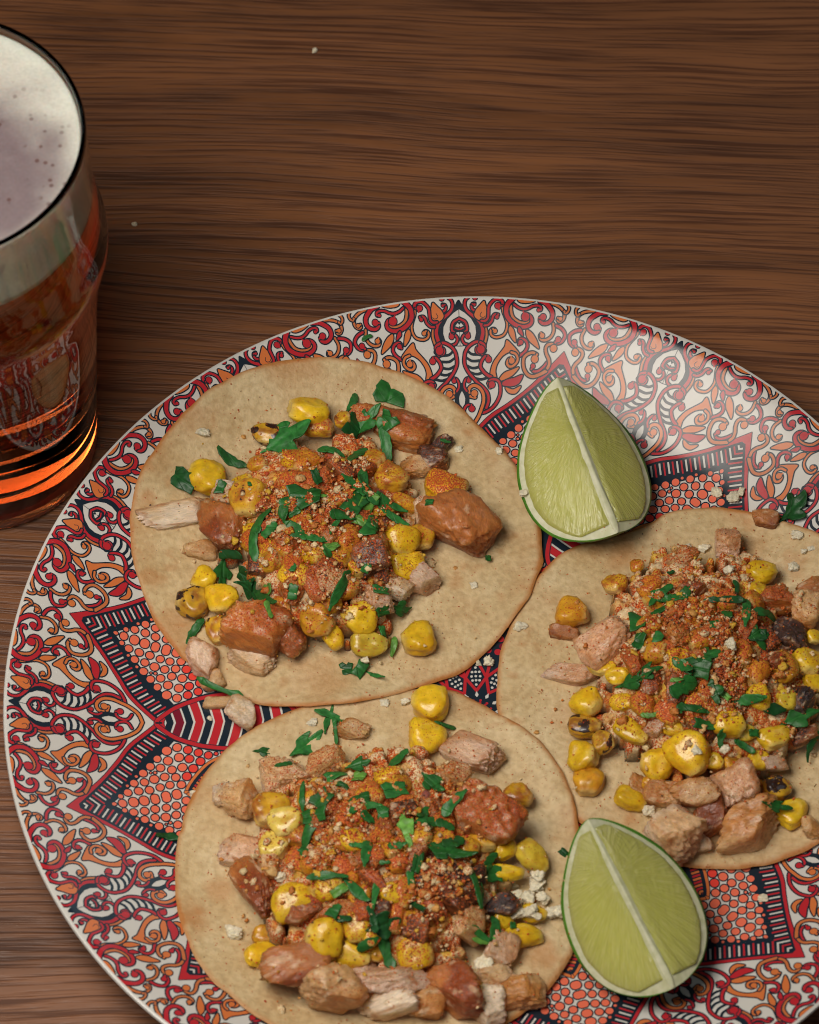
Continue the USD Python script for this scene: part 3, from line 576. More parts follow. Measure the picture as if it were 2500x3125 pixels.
m_herb = mat('chopped_parsley', {"a": ("attribute", {"attribute": "tint"}), "g": ("geometry", {}), "n": ("noise_texture", {"scale": 500.0, "detail": 3.0}), "mr": ("map_range", {"from_min": .3, "from_max": .7, "to_min": .65, "to_max": 1.2}), "c": ("mix", {"mix_type": "multiply", "fac": 1.0}),
    "b": ("bump", {"strength": .5, "distance": .0004}), "p": ("principled_bsdf", {"roughness": .42, "specular_ior_level": .4}), "t": ("translucent_bsdf", {}), "x": ("mix_closure", {"fac": .18})},
    [("g.position", "n.vector"), ("n.fac", "mr.value"), ("a.color", "c.color1"), ("mr.result", "c.color2"), ("c.color", "p.base_color"), ("c.color", "t.color"), ("n.fac", "b.height"), ("b.normal", "p.normal"), ("p.BSDF", "x.closure1"), ("t.BSDF", "x.closure2")], surface="x.closure")

labels = {}
def singled(look, noun, k, x, y, size, fine=''):
    """A label that points to one thing: look, clock position on its taco, how far from the middle."""
    c = tort[k]['c']; dx, dy = x - c[0], (y - c[1])
    hour = (math.degrees(math.atan2(dx, dy)) / 30) % 12; R_ = np.median(np.hypot(*(tort[k]['ring'] - c).T)); t = math.hypot(dx, dy) / R_
    words = ['twelve', 'one', 'two', 'three', 'four', 'five', 'six', 'seven', 'eight', 'nine', 'ten', 'eleven']
    h2 = round(hour * 2) % 24
    clock = f"{words[h2 // 2]} o'clock" if h2 % 2 == 0 else f"half past {words[h2 // 2]}"
    zone = 'near the middle of' if t < .28 else 'halfway out on' if t < .55 else 'in the outer part of' if t < .85 else 'at the very edge of'
    zone = 'middle of' if t < .28 else 'inner ring of' if t < .55 else 'outer ring of' if t < .85 else 'rim of'
    clock = clock.replace('half past', 'half-past')
    for pre in ('', 'smaller ', 'larger ', 'lower ', 'upper ', 'rearmost '):
        lab = f"{pre}{look} {noun} at {clock}, {zone} {TNAME[k]}"
        if lab not in labels: break
    labels[lab] = 1
    return lab
def frame(surf, p, ang_img, tilt=.15, follow=.8):
    """Right-handed axes at p: x along the image direction ang_img (degrees, clockwise), z along the local surface."""
    e = .004; n = np.array([-(surf(p[0] + e, p[1]) - surf(p[0] - e, p[1])) / (2 * e), -(surf(p[0], p[1] + e) - surf(p[0], p[1] - e)) / (2 * e), 1.0]) * [follow, follow, 1]
    n[:2] += rng.normal(0, tilt, 2); n /= np.linalg.norm(n)
    a = math.radians(ang_img); d = np.array([math.cos(a), -math.sin(a) / .85, 0]); st_ = np.linalg.norm(d); d /= st_
    x = d - n * (d @ n); x /= np.linalg.norm(x)
    return np.stack([x, np.cross(n, x), n]), st_
ICO3, ICO4 = trimesh.creation.icosphere(3), trimesh.creation.icosphere(4)
def superbox(v, e):
    m = (np.abs(v) ** e).sum(1) ** (1 / e); return v / m[:, None]
MIX = lambda a, b, t: np.asarray(a) * (1 - t)[:, None] + np.asarray(b) * t[:, None]
TORT_DUST = 0.0
def dust_of(nrm, d): return np.clip(d * (.45 + .75 * np.clip(nrm[:, 2], 0, 1)), 0, 1)

# name: base colour, second colour, char
KC = {'y': ((.74, .45, .018), (.68, .36, .012), .0, 'bright yellow'), 'a': ((.60, .29, .018), (.50, .20, .015), .10, 'amber'), 'o': ((.64, .27, .02), (.50, .15, .012), .05, 'orange-dusted'), 'c': ((.55, .30, .02), (.30, .12, .02), .42, 'charred'),
      'b': ((.62, .33, .02), (.34, .11, .02), .24, 'brown-scorched'), 'g': ((.60, .42, .04), (.50, .30, .02), .05, 'greenish yellow'), 'p': ((.72, .50, .09), (.62, .36, .05), .05, 'pale yellow')}
def kernel(k, x, y, L, W, ang, kind='y', dust=.3, lift=0.0, tilt=.18, loose=False):
    s = CROP[k][0]; (px, py), = pix([(x, y)], *CROP[k]); surf = BARE if loose else PILE
    T_ = min(L, W) * s * 1.22e-4 * .36
    p = at(px, py, lambda a, b: surf(a, b) + T_ * .75 + lift)
    A, _ = frame(surf, p, ang, tilt)
    a = math.radians(ang); fx = math.hypot(math.cos(a), math.sin(a) / .87); fy = math.hypot(math.sin(a), math.cos(a) / .87)
    l, w = L * s * 1.15e-4 * fx / 2, W * s * 1.15e-4 * fy / 2
    v = superbox(ICO3.vertices.copy(), 2.9)
    sd = rng.integers(1e6)
    tap = 1 - .46 * smoothstep(-.25, 1.15, v[:, 0]); v[:, 1] *= tap; v[:, 2] *= (1 - .22 * smoothstep(0, 1.1, v[:, 0]))
    v[:, 0] = np.where(v[:, 0] > .80, .80 + (v[:, 0] - .80) * .25, v[:, 0]) * 1.08            # the end where it was cut off the cob
    dent = np.exp(-((v[:, 0] + .25) ** 2 / .16 + v[:, 1] ** 2 / .3)) * (v[:, 2] > 0)
    v[:, 2] -= dent * rng.uniform(.02, .26)
    nv = meshkit.fbm(v * 1.3 + sd % 97, 3, sd % 1000) - .5
    v *= (1 + .40 * nv)[:, None]; v[:, 1] += .12 * rng.normal() * v[:, 0] ** 2
    fine = meshkit.fbm(v * 5 + sd % 31, 2, sd % 77) - .5; v *= (1 + .09 * fine + .05 * (meshkit.fbm(v * 11 + sd % 37, 2, sd % 71) - .5))[:, None]
    V = v * [l, w, T_ * 1.12]; V = V @ A
    c1, c2, ch, look = KC[kind]
    t = smoothstep(.42, .68, meshkit.fbm(v * 1.7 + sd % 13, 3, sd % 501))
    tint = MIX(c1, c2, t) * rng.uniform(.86, 1.1)
    tint = MIX(tint.mean(0) * 0 + 1, [1, 1, 1], t) * tint
    tip = smoothstep(.55, .9, v[:, 0]); tint = tint * (1 - tip[:, None] * .45) + np.array([.62, .50, .22]) * tip[:, None] * .45
    mesh = trimesh.Trimesh(V, ICO3.faces, process=False); nn = mesh.vertex_normals
    char = np.clip(ch * smoothstep(.35, .75, meshkit.fbm(v * 1.2 + sd % 17, 2, sd % 91)) * 1.5, 0, .62)
    pr = obj('corn_kernel', (V, ICO3.faces), m_kern, None, smooth=True, attrs={'tint': tint, 'dust': dust_of(nn, dust), 'char': char}, loc=p)
    look = ('paprika-dusted ' if dust > .55 and kind not in 'o' else '') + look
    tag(pr, singled(look, 'corn kernel', k, p[0], p[1], L), 'corn kernel', f'corn kernels on {TNAME[k]}'); splat(V + p)

CC = {'b': ((.40, .135, .036), (.21, .048, .014), 'browned roast'), 'p': ((.68, .42, .28), (.57, .28, .14), 'pink pale'), 't': ((.62, .34, .15), (.48, .19, .05), 'tan'), 'w': ((.74, .53, .36), (.62, .36, .18), 'creamy white'), 'o': ((.52, .18, .04), (.34, .085, .016), 'orange roast'), 'd': ((.26, .075, .022), (.08, .026, .013), 'dark roast'), 'k': ((.05, .025, .02), (.025, .015, .015), 'char-and-shadow black')}  # black kind covers charred scraps and a shadow gap painted as a piece
def chicken(k, x, y, L, W, ang, kind='t', dust=.35, lift=0.0, thick=.55, loose=False, tilt=.16, box=4.6):
    s = CROP[k][0]; (px, py), = pix([(x, y)], *CROP[k]); surf = BARE if loose else PILE
    T_ = min(L, W) * s * 1.22e-4 * thick
    p = at(px, py, lambda a, b: surf(a, b) + T_ * .42 + lift); A, _ = frame(surf, p, ang, tilt)
    a = math.radians(ang); fx = math.hypot(math.cos(a), math.sin(a) / .87); fy = math.hypot(math.sin(a), math.cos(a) / .87)
    l, w = L * s * 1.22e-4 * fx / 2, W * s * 1.22e-4 * fy / 2
    ico = ICO4 if L * s > 55 else ICO3
    v = superbox(ico.vertices.copy(), box); e2 = np.sort(np.abs(v), 1)[:, 1]; sd = int(rng.integers(1e6)); off = (sd % 97) * 1.37
    for _ in range(4):                                      # knife cuts and torn faces
        n = rng.normal(size=3); n[2] *= .6; n /= np.linalg.norm(n); d = rng.uniform(.72, 1.0); h = v @ n - d
        v -= np.where(h > 0, h * .93, 0)[:, None] * n
    v[:, 0] += .25 * rng.normal() * v[:, 1]; v[:, 2] += .2 * rng.normal() * v[:, 0]
    v *= (1 + .30 * (meshkit.fbm(v * 1.1 + off, 2, sd % 400) - .5))[:, None]
    fib = rng.normal(size=3) * [1, .5, .4]; fib /= np.linalg.norm(fib); al = v @ fib
    q = v - np.outer(al, fib) * .62
    fibre = meshkit.fbm(q * 6.5 + off, 3, sd % 333) - .5
    lump = meshkit.fbm(v * 3.4 + off, 3, sd % 222) - .5
    v += np.outer((meshkit.fbm(q * 8 + off, 3, sd % 88) - .5) * .55 * smoothstep(.35, .95, np.abs(al)) * np.sign(al), fib)
    v *= (1 + .07 * fibre + .13 * lump + .09 * (meshkit.fbm(v * 8 + off, 2, sd % 99) - .5))[:, None]
    V = v * [l, w, T_ * .95]; V = V @ A
    mesh = trimesh.Trimesh(V, ico.faces, process=False); nn = mesh.vertex_normals
    c1, c2, look = CC[kind]
    bd = rng.normal(size=3); bd /= np.linalg.norm(bd)
    t = smoothstep(.25, .75, .5 + .42 * (v @ bd) / 1.0 + 1.0 * (meshkit.fbm(v * 1.8 + off, 3, sd % 111) - .5))
    tint = MIX(c1, c2, t) * (1 + .25 * fibre + .5 * (meshkit.fbm(v * 2.7 + off, 3, sd % 123) - .5))[:, None] * rng.uniform(.88, 1.1)
    brown = smoothstep(.72, .93, e2 + .45 * (meshkit.fbm(v * 2.6 + off, 3, sd % 55) - .5)) * (.75 if kind in 'pwt' else .35)
    tint = MIX(tint, (.40, .13, .030), brown) if False else tint * (1 - brown[:, None]) + np.array([.38, .125, .03]) * brown[:, None]
    fat = smoothstep(.62, .70, meshkit.fbm(q * 3.2 + off + 9, 3, sd % 66)) * .55
    tint = tint * (1 - fat[:, None]) + np.array([.66, .44, .27]) * fat[:, None]
    char = (.30 if kind in 'dbo' else .12) * smoothstep(.4, .8, t) * .9 + (.1 if kind == 'd' else 0)
    pr = obj('chicken_piece', (V, ico.faces), m_chick, None, smooth=True, attrs={'tint': tint, 'dust': dust_of(nn, dust), 'char': char, 'fibre': q * 12 + off}, loc=p)
    r_ = L / max(W, 1); shape = 'strip' if r_ > 1.75 or r_ < .57 else 'chunk' if L * s > 85 else 'scrap'
    tag(pr, singled(look, 'chicken ' + shape, k, p[0], p[1], L), 'chicken', f'chicken pieces on {TNAME[k]}'); splat(V + p)

def rows(fn, k, text, **kw):
    for w in text.split(';'):
        f = w.split()
        if not f: continue
        extra = {}
        for z in f[6:]:
            q_, v_ = z.split('='); extra[q_] = float(v_) if v_ not in ('True',) else True
        fn(k, *map(float, f[:5]), f[5], **{**kw, **extra})
# x y length width angle kind
rows(chicken, 1, """1365 690 235 205 -25 b thick=.62 dust=.12 lift=.001;1150 315 140 215 100 o dust=.45;470 690 150 190 100 b dust=.3;300 640 270 88 -14 w thick=.3 dust=.06 loose=True;592 1075 210 175 20 o dust=.55 thick=.7;395 1190 110 110 20 p dust=.08 loose=True;575 1190 160 85 12 w dust=.12 loose=True;1230 885 110 95 10 p dust=.15;1050 960 105 90 0 p dust=.25;1255 440 120 95 15 d dust=.3;1130 920 105 65 10 w dust=.25;1010 805 150 115 -20 d dust=.5;1010 265 115 70 -10 o dust=.7;725 1110 105 110 40 d dust=.5;385 775 60 130 100 t dust=.15 loose=True;880 900 130 95 10 t dust=.6;1200 460 70 130 100 t dust=.3;860 1000 80 60 20 p dust=.4;1280 390 120 60 -10 k;430 1265 60 90 80 t dust=.05 loose=True;1235 640 90 110 60 w dust=.45;480 560 70 110 100 w dust=.3;600 830 100 80 10 d dust=.5;560 1155 90 70 30 t dust=.2 loose=True""")
rows(chicken, 2, """580 790 270 210 -35 p dust=.3 thick=.45;430 955 230 110 15 p dust=.3 thick=.4 loose=True;385 740 70 150 100 b dust=.1 loose=True;1250 275 140 150 100 p dust=.4;1645 625 150 165 10 t dust=.3;1690 515 150 90 -18 b dust=.05;1080 1590 210 140 -15 t dust=.3;1290 1560 215 190 -20 p dust=.35 thick=.7;960 1800 250 260 60 w dust=.1 thick=.6;1150 1730 130 230 75 b dust=.15;1350 1760 280 210 -8 t dust=.15 thick=.6;1690 1770 95 95 10 t dust=.15 loose=True;905 1590 110 190 95 t dust=.4;1440 140 80 150 115 b dust=0 loose=True;1490 1430 130 70 -5 p dust=.2;770 1555 110 90 20 t dust=.35 loose=True;1000 950 120 95 0 t dust=.8;860 1250 100 85 10 p dust=.5;1560 770 190 150 10 k dust=.1;1480 560 180 130 0 o dust=.6;1630 1110 120 130 20 k dust=.1;1180 760 140 110 20 t dust=.9;1500 800 140 90 -10 p dust=.4;1650 1290 140 70 -20 d dust=.3;900 1900 130 90 30 w dust=.08;1090 1850 90 130 80 w dust=.1;1010 350 120 90 10 t dust=.7;1420 1640 110 80 0 k""")  # the wide black piece stands in for shade in a gap of the heap
rows(chicken, 3, """1290 345 225 130 32 p dust=.25 loose=True;500 440 185 125 -10 w dust=.5;250 520 85 85 10 w dust=.12 loose=True;325 535 130 120 30 t dust=.2;325 760 170 115 12 p dust=.06 loose=True;385 905 120 240 145 b dust=.12;440 810 95 105 10 t dust=.2;680 385 140 95 -10 t dust=.6;570 1240 280 150 -12 b dust=.25;720 1350 195 170 -22 t dust=.3 thick=.75;950 1300 270 100 -10 p dust=.35;945 1395 215 100 -6 w dust=.08;1100 1390 110 155 95 t dust=.3;1230 1350 190 190 0 b dust=.35;1350 1400 140 140 15 w dust=.12;1490 1350 120 210 75 t dust=.15;1350 610 280 175 22 b dust=.6 thick=.6;1230 940 175 130 -30 d dust=.5;840 1290 120 95 -20 p dust=.3;800 250 120 80 20 t dust=.35 loose=True;1230 430 120 85 0 t dust=.6;1285 1070 130 125 0 t dust=.5;1420 1170 130 110 10 p dust=.15;1200 850 170 110 10 k;1080 870 110 90 0 k;1290 880 90 120 70 k;1430 985 120 90 10 k dust=.2;1060 1080 100 100 10 d dust=.6;700 1150 130 80 0 d dust=.4;1400 1290 120 90 -20 w dust=.1;560 1010 150 100 20 d dust=.4;900 1010 110 80 0 d dust=.3""")
# the pale cube and the torn scrap that lie on the plate beside the far tortilla
rows(chicken, 1, "540 1392 120 92 22 w dust=0 thick=.6 loose=True;455 1350 40 110 100 t dust=0 loose=True")
rows(kernel, 1, """785 252 165 112 172 y dust=.02 lift=.003;640 342 82 140 102 c dust=.2;832 308 125 92 10 b dust=.6;400 495 150 128 200 y dust=.12 loose=True;560 585 135 155 100 b dust=.35 lift=.002;350 972 128 118 185 c dust=.02 loose=True;466 960 98 135 100 y dust=.2;395 888 95 85 140 y dust=.1;450 1080 105 98 80 b dust=.1 loose=True;980 1030 132 112 190 y dust=.2;1025 1130 145 92 5 g dust=.2;1200 1112 132 125 170 y dust=.15 loose=True;1140 740 105 145 95 y dust=.4 lift=.001;1215 730 92 115 80 b dust=.4;1170 832 145 108 -20 y dust=.4;1310 543 170 122 10 y dust=.8 lift=.004;745 870 120 92 20 y dust=.6;830 1042 135 122 30 a dust=.45;1105 512 132 122 20 b dust=.5;545 522 95 65 0 y dust=.4;562 712 62 98 95 y dust=.2;922 282 65 66 0 b dust=.4;885 1108 92 75 60 y dust=.4;690 990 85 72 0 o dust=.5;650 772 115 75 15 y dust=.75;740 432 105 75 0 y dust=.8;905 800 95 92 30 a dust=.5;1160 605 115 72 10 a dust=.5;950 720 85 82 0 a dust=.6;700 760 100 80 60 a dust=.8;820 690 110 90 20 o dust=.9;640 600 90 80 10 o dust=.9;1040 440 90 90 40 a dust=.5;780 520 100 80 0 o dust=.9;600 450 80 60 20 a dust=.6""")
rows(kernel, 2, """435 632 175 155 10 a dust=.4;645 492 105 150 105 b dust=.5;840 500 145 118 -20 o dust=.7;1430 425 172 120 -5 y dust=.12;1420 525 120 85 0 y dust=.3;575 930 78 178 118 y dust=.3;662 975 82 135 100 y dust=.3;510 1110 155 165 40 y dust=.12;500 1240 185 112 8 c dust=.1;592 1318 125 115 0 c dust=.3;487 1400 160 160 10 y dust=.12 lift=.001;515 1535 140 170 95 a dust=.12;742 1268 195 112 35 y dust=.3;862 1440 175 155 190 y dust=.15;1052 1385 220 215 60 y dust=.3 lift=.001;1262 1222 155 142 20 y dust=.25;1492 1300 112 195 70 y dust=.2;1408 1420 92 125 95 y dust=.15;742 1622 175 115 20 y dust=.1 loose=True;1512 1565 155 118 0 c dust=.05;1592 1690 175 130 -42 y dust=.02 loose=True;1660 900 140 175 100 y dust=.2;1552 930 135 155 0 a dust=.55;1560 1102 125 112 20 g dust=.1;1700 770 70 100 90 y dust=.1;700 1110 150 85 5 y dust=.5;1350 1270 110 85 0 g dust=.15;1282 1440 115 72 0 a dust=.3;960 1242 115 82 10 y dust=.4;840 1532 85 62 0 a dust=.3;1180 1420 95 85 20 y dust=.2;1080 640 130 110 20 o dust=.9;1250 950 120 100 0 o dust=.85;1400 960 120 110 30 a dust=.8;920 830 110 90 0 o dust=.85;1150 1130 110 90 20 a dust=.6;780 860 90 80 0 a dust=.8;1330 700 120 90 10 o dust=.8;1700 1010 90 130 90 y dust=.2;770 390 80 70 0 a dust=.6""")
rows(kernel, 3, """1117 138 155 145 185 y dust=.1 loose=True;1117 278 165 135 0 y dust=.3 loose=True;452 592 135 168 100 b dust=.15;517 640 112 155 85 p dust=.15 lift=.002;465 742 118 118 30 p dust=.1;555 962 195 135 -18 y dust=.3;672 1112 158 152 190 y dust=.04;442 1110 125 75 5 a dust=.3 loose=True;430 1192 165 102 -10 y dust=.1 loose=True;812 1080 115 125 90 y dust=.5;792 1198 165 98 22 y dust=.25;1065 1190 145 125 0 y dust=.55;982 935 135 85 10 y dust=.4;1042 1050 72 118 95 a dust=.5;700 902 115 115 0 y dust=.5;652 802 122 115 20 o dust=.7;752 712 125 95 20 a dust=.6;1352 712 95 125 80 a dust=.25;1436 742 95 95 0 y dust=.25;1560 782 155 105 38 g dust=.3;1452 848 145 68 -10 y dust=.1;1500 522 118 95 20 b dust=.3;1520 1112 165 85 -5 y dust=.15;832 952 85 105 80 a dust=.5;950 442 125 85 0 y dust=.6;1282 742 95 85 0 b dust=.4;920 702 95 90 30 o dust=.7;1000 802 95 85 0 o dust=.8;1560 1022 110 70 10 y dust=.1;892 1192 58 88 95 a dust=.3;690 700 110 90 0 o dust=.8;780 620 100 85 20 o dust=.9;880 780 110 90 0 o dust=.9;1020 560 110 85 0 o dust=.8;1100 980 90 80 20 a dust=.6;610 540 90 80 0 a dust=.5;1430 1050 90 70 0 y dust=.2;1180 640 100 85 0 a dust=.8;760 830 100 80 30 a dust=.9""")

for k in (1, 2, 3):
    (mx, my), (rx, ry), _h = MOUND[k]; u = 1 / CROP[k][0]
    for i in range(30):
        a = i * 2.39996 + k; t = .52 * math.sqrt((i + .5) / 30); x, y = mx + t * rx * math.cos(a), my + t * ry * math.sin(a)
        if i % 2: kernel(k, x, y, rng.uniform(72, 98) * u, rng.uniform(60, 80) * u, rng.uniform(0, 180), 'oaayb'[i % 5], dust=rng.uniform(.5, .95), tilt=.35)
        else: chicken(k, x, y, rng.uniform(60, 105) * u, rng.uniform(48, 70) * u, rng.uniform(0, 180), 'otdtbo'[i % 6], dust=rng.uniform(.4, .9), tilt=.35)

# ------------------------------------------------------------------ crumbled filling under and over the pieces: too many to count
OCT = trimesh.creation.icosphere(1); V0 = np.array(OCT.vertices); F0 = np.array(OCT.faces)
def crumbs(pts, sizes, cols, dust, squash=.75, seed=0):
    r = np.random.default_rng(seed); n = len(pts); k = len(V0)
    jit = 1 + .34 * r.normal(size=(n, k, 1)).clip(-1.3, 1.3)
    ax = r.normal(size=(n, 3, 3)); Q = np.linalg.qr(ax)[0]
    sc = sizes[:, None] * np.column_stack([np.ones(n), r.uniform(.6, 1, n), r.uniform(.45, .9, n)])
    V = np.einsum('nki,nij->nkj', V0[None] * jit * sc[:, None, :], Q); V[..., 2] *= squash
    V = V + pts[:, None, :]; F = (F0[None] + (np.arange(n) * k)[:, None, None]).reshape(-1, 3)
    return V.reshape(-1, 3), F, np.repeat(cols, k, 0), np.repeat(dust, k)
PAL = np.array([(.68, .50, .28), (.62, .36, .13), (.58, .26, .06), (.50, .16, .03), (.40, .09, .018), (.62, .36, .03), (.20, .06, .025)])
HIGH = {}
for k in (1, 2, 3):
    r = np.random.default_rng(40 + k); ins = tort[k]['ins']
    # the filling itself: moist crumble, lumps run together into one uneven mass
    (rx, ry) = MOUND[k][1]; s = CROP[k][0] * 1.22e-4; q = np.hypot((GX - MC[k][0]) / (rx * s), (GY - MC[k][1]) / (ry * s / .85)) + .22 * (meshkit.fbm(np.dstack([GX * 70, GY * 70, GX * 0 + k * 5]), 3, 6) - .5) * 2
    p = np.exp(-(q / .60) ** 4) * (q < .70) * ins; n = 2600; ix = r.choice(GX.size, n, p=p.ravel() / p.sum())
    g = .0003; x0, y0 = MC[k][0] - .062, MC[k][1] - .062; m = int(.124 / g); hx = x0 + g * np.arange(m); HX, HY = np.meshgrid(hx, y0 + g * np.arange(m))
    Hm = np.full((m, m), -1.0); Cm = np.zeros((m, m, 3)); Dm = np.zeros((m, m))
    for cx, cy in zip(GX.ravel()[ix], GY.ravel()[ix]):
        R_ = float(np.clip(r.lognormal(math.log(.0015), .42), .0007, .0036)); zc = float(PILE(cx, cy)) - R_ * r.uniform(.5, 1.3) + .0006; qq = math.hypot((cx - MC[k][0]) / (rx * s), (cy - MC[k][1]) / (ry * s / .85)); col = PAL[r.choice(7, p=(.28, .22, .18, .09, .04, .15, .04) if qq < .5 else (.55, .25, .08, 0, 0, .12, 0))] * r.uniform(.85, 1.1); dd = r.uniform(.3, 1.0)
        i0, j0 = int((cy - y0) / g), int((cx - x0) / g); w = int(R_ / g) + 1; a_, b_, c_, d_ = max(i0 - w, 0), min(i0 + w + 1, m), max(j0 - w, 0), min(j0 + w + 1, m)
        if b_ <= a_ or d_ <= c_: continue
        e_ = r.uniform(.7, 1.3); rr2 = ((HX[a_:b_, c_:d_] - cx) * e_) ** 2 + ((HY[a_:b_, c_:d_] - cy) / e_) ** 2
        h_ = np.where(rr2 < R_ * R_, zc + np.sqrt(np.maximum(R_ * R_ - rr2, 0)), -1); up_ = h_ > Hm[a_:b_, c_:d_]
        Hm[a_:b_, c_:d_] = np.where(up_, h_, Hm[a_:b_, c_:d_]); Cm[a_:b_, c_:d_][up_] = col; Dm[a_:b_, c_:d_][up_] = dd
    ok = Hm > 0; ok &= np.roll(ok, 1, 0) | np.roll(ok, -1, 0)
    gz = BARE(HX, HY); Hs = np.where(ok, Hm, gz - .0008); Hs = np.maximum(gaussian_filter(Hs, .7), gz - .0008)
    P3 = np.dstack([HX, HY, Hs]); Hs = Hs + ok * (.0009 * (meshkit.fbm(P3 * 900, 3, 5) - .5) + .0010 * (meshkit.fbm(P3 * 420, 2, 7) - .5)); Cm = gaussian_filter(Cm, (.8, .8, 0))
    I = np.arange(m * m).reshape(m, m); f_ok = ok[:-1, :-1] | ok[1:, :-1] | ok[1:, 1:] | ok[:-1, 1:]
    quad = np.stack([I[:-1, :-1], I[:-1, 1:], I[1:, 1:], I[1:, :-1]], -1)[f_ok]; F = np.vstack([quad[:, [0, 1, 2]], quad[:, [0, 2, 3]]]); us, inv = np.unique(F, return_inverse=True)
    V = np.column_stack([HX.ravel(), HY.ravel(), Hs.ravel()])[us]; F = inv.reshape(-1, 3)
    tag(obj('crumbly_filling', (V, F), m_crumb, None, smooth=True, attrs={'tint': np.maximum(Cm.reshape(-1, 3)[us], .05), 'dust': Dm.ravel()[us], 'char': Dm.ravel()[us] * 0}), f'crumbly orange chicken and cheese filling heaped on {TNAME[k]}', 'filling', kind='stuff')
    splat(V)
TOP_S = Support(gaussian_filter(TOP, 1.2))
for k in (1, 2, 3):
    r = np.random.default_rng(80 + k); (rx, ry) = MOUND[k][1]; s = CROP[k][0] * 1.22e-4
    q = np.hypot((GX - MC[k][0]) / (rx * s), (GY - MC[k][1]) / (ry * s / .85))
    clump = smoothstep(.45, .66, meshkit.fbm(np.dstack([GX * 90, GY * 90, GX * 0 + k * 7]), 3, 5))
    p = (np.exp(-(q / .46) ** 2.6) * (.06 + clump) + .006 * np.exp(-(q / .95) ** 4)) * tort[k]['ins']; p /= p.sum(); n = (900, 1000, 900)[k - 1]
    ix = r.choice(GX.size, n, p=p.ravel()); xy = np.column_stack([GX.ravel()[ix], GY.ravel()[ix]]) + r.uniform(-.0003, .0003, (n, 2))
    size = r.lognormal(math.log(.00052), .55, n).clip(.00025, .0019)
    z = TOP_S(xy[:, 0], xy[:, 1]) + .25 * size
    inner = np.exp(-(np.interp(np.arange(n), np.arange(n), q.ravel()[ix]) / .7) ** 2)
    col = np.where(r.random((n, 1)) < .5, np.array([[.72, .53, .27]]), PAL[r.choice([1, 2, 3, 5], n)]) * r.uniform(.85, 1.08, (n, 1))
    V, F, C_, D_ = crumbs(np.column_stack([xy, z]), size, col, r.uniform(.25, 1.1, n) * (.4 + .6 * inner), seed=10 + k)
    tag(obj('cheese_crumbs', (V, F), m_crumb, None, smooth=True, attrs={'tint': C_, 'dust': D_, 'char': D_ * 0}), f'fine pale cheese crumbs strewn over {TNAME[k]}', 'cheese crumbs', kind='stuff')
    # ground paprika: specks on tortilla and topping
    n = (3400, 4200, 3800)[k - 1]; p = (  .09 * np.exp(-(q / 1.5) ** 4) + 1.2 * np.exp(-(q / .55) ** 2) * (.3 + clump)) * tort[k]['ins']; p /= p.sum()
    ix = r.choice(GX.size, n, p=p.ravel()); xy = np.column_stack([GX.ravel()[ix], GY.ravel()[ix]]) + r.uniform(-.0003, .0003, (n, 2))
    size = (r.lognormal(math.log(.00030), .42, n) * (.50 + .55 * np.exp(-(q.ravel()[ix] / .62) ** 2))).clip(.0001, .0009); z = TOP_S(xy[:, 0], xy[:, 1]) + .2 * size
    col = np.array([(.50, .085, .012), (.40, .040, .008), (.56, .15, .02), (.06, .03, .02)])[r.choice(4, n, p=(.58, .26, .12, .04))]
    V, F, C_, D_ = crumbs(np.column_stack([xy, z]), size, col, np.zeros(n), .6, seed=20 + k)
    tag(obj('paprika_specks', (V, F), m_crumb, None, smooth=True, attrs={'tint': C_, 'dust': D_, 'char': D_}), f'red ground paprika sprinkled over {TNAME[k]}', 'paprika', kind='stuff')

# ------------------------------------------------------------------ cheese lumps big enough to pick out
def lump(where, size, seed, label, parts=7):
    r = np.random.default_rng(seed); p0 = where
    parts = 1 if parts < 7 else 4
    off = r.normal(size=(parts, 3)) * size * [.6, .6, .15] * (parts > 1); sz = size * (r.uniform(.85, 1.05, parts) if parts == 1 else r.uniform(.4, .7, parts))
    ms = []
    for o, q in zip(off, sz):
        v = superbox(np.array(ICO3.vertices), 3.2)
        for _ in range(6):
            n_ = r.normal(size=3); n_ /= np.linalg.norm(n_); h = v @ n_ - r.uniform(.45, .95); v = v - np.where(h > 0, h * .9, 0)[:, None] * n_
        a0 = r.uniform(0, 50); v = v * (1 + .75 * (meshkit.fbm(v * 1.7 + a0, 2, seed) - .5) + .55 * (meshkit.fbm(v * 4.5 + a0, 2, seed + 1) - .5) + .3 * (meshkit.fbm(v * 10 + a0, 2, seed + 2) - .5))[:, None]
        ms.append(trimesh.Trimesh(v * q * [1, r.uniform(.6, 1), r.uniform(.45, .7)] + o, ICO3.faces, process=False))
    m = trimesh.util.concatenate(ms); V = np.array(m.vertices); V[:, 2] -= V[:, 2].min(); V += p0
    n = len(V)
    pr = obj('cheese_crumb', (V - p0, m.faces), m_crumb, None, smooth=True, attrs={'tint': np.tile((.74, .64, .44), (n, 1)) * r.uniform(.92, 1.05), 'dust': np.full(n, .0), 'char': np.zeros(n)}, loc=p0)
    tag(pr, label, 'cheese crumb', 'larger cheese crumbs')
def lump_on(k, x, y, px_size, seed, label, parts=6):
    (a, b), = pix([(x, y)], *CROP[k]); w = at(a, b, TOP_S); lump(w - [0, 0, .0003], px_size * CROP[k][0] * 1.22e-4 / 2.0, seed, label, parts)
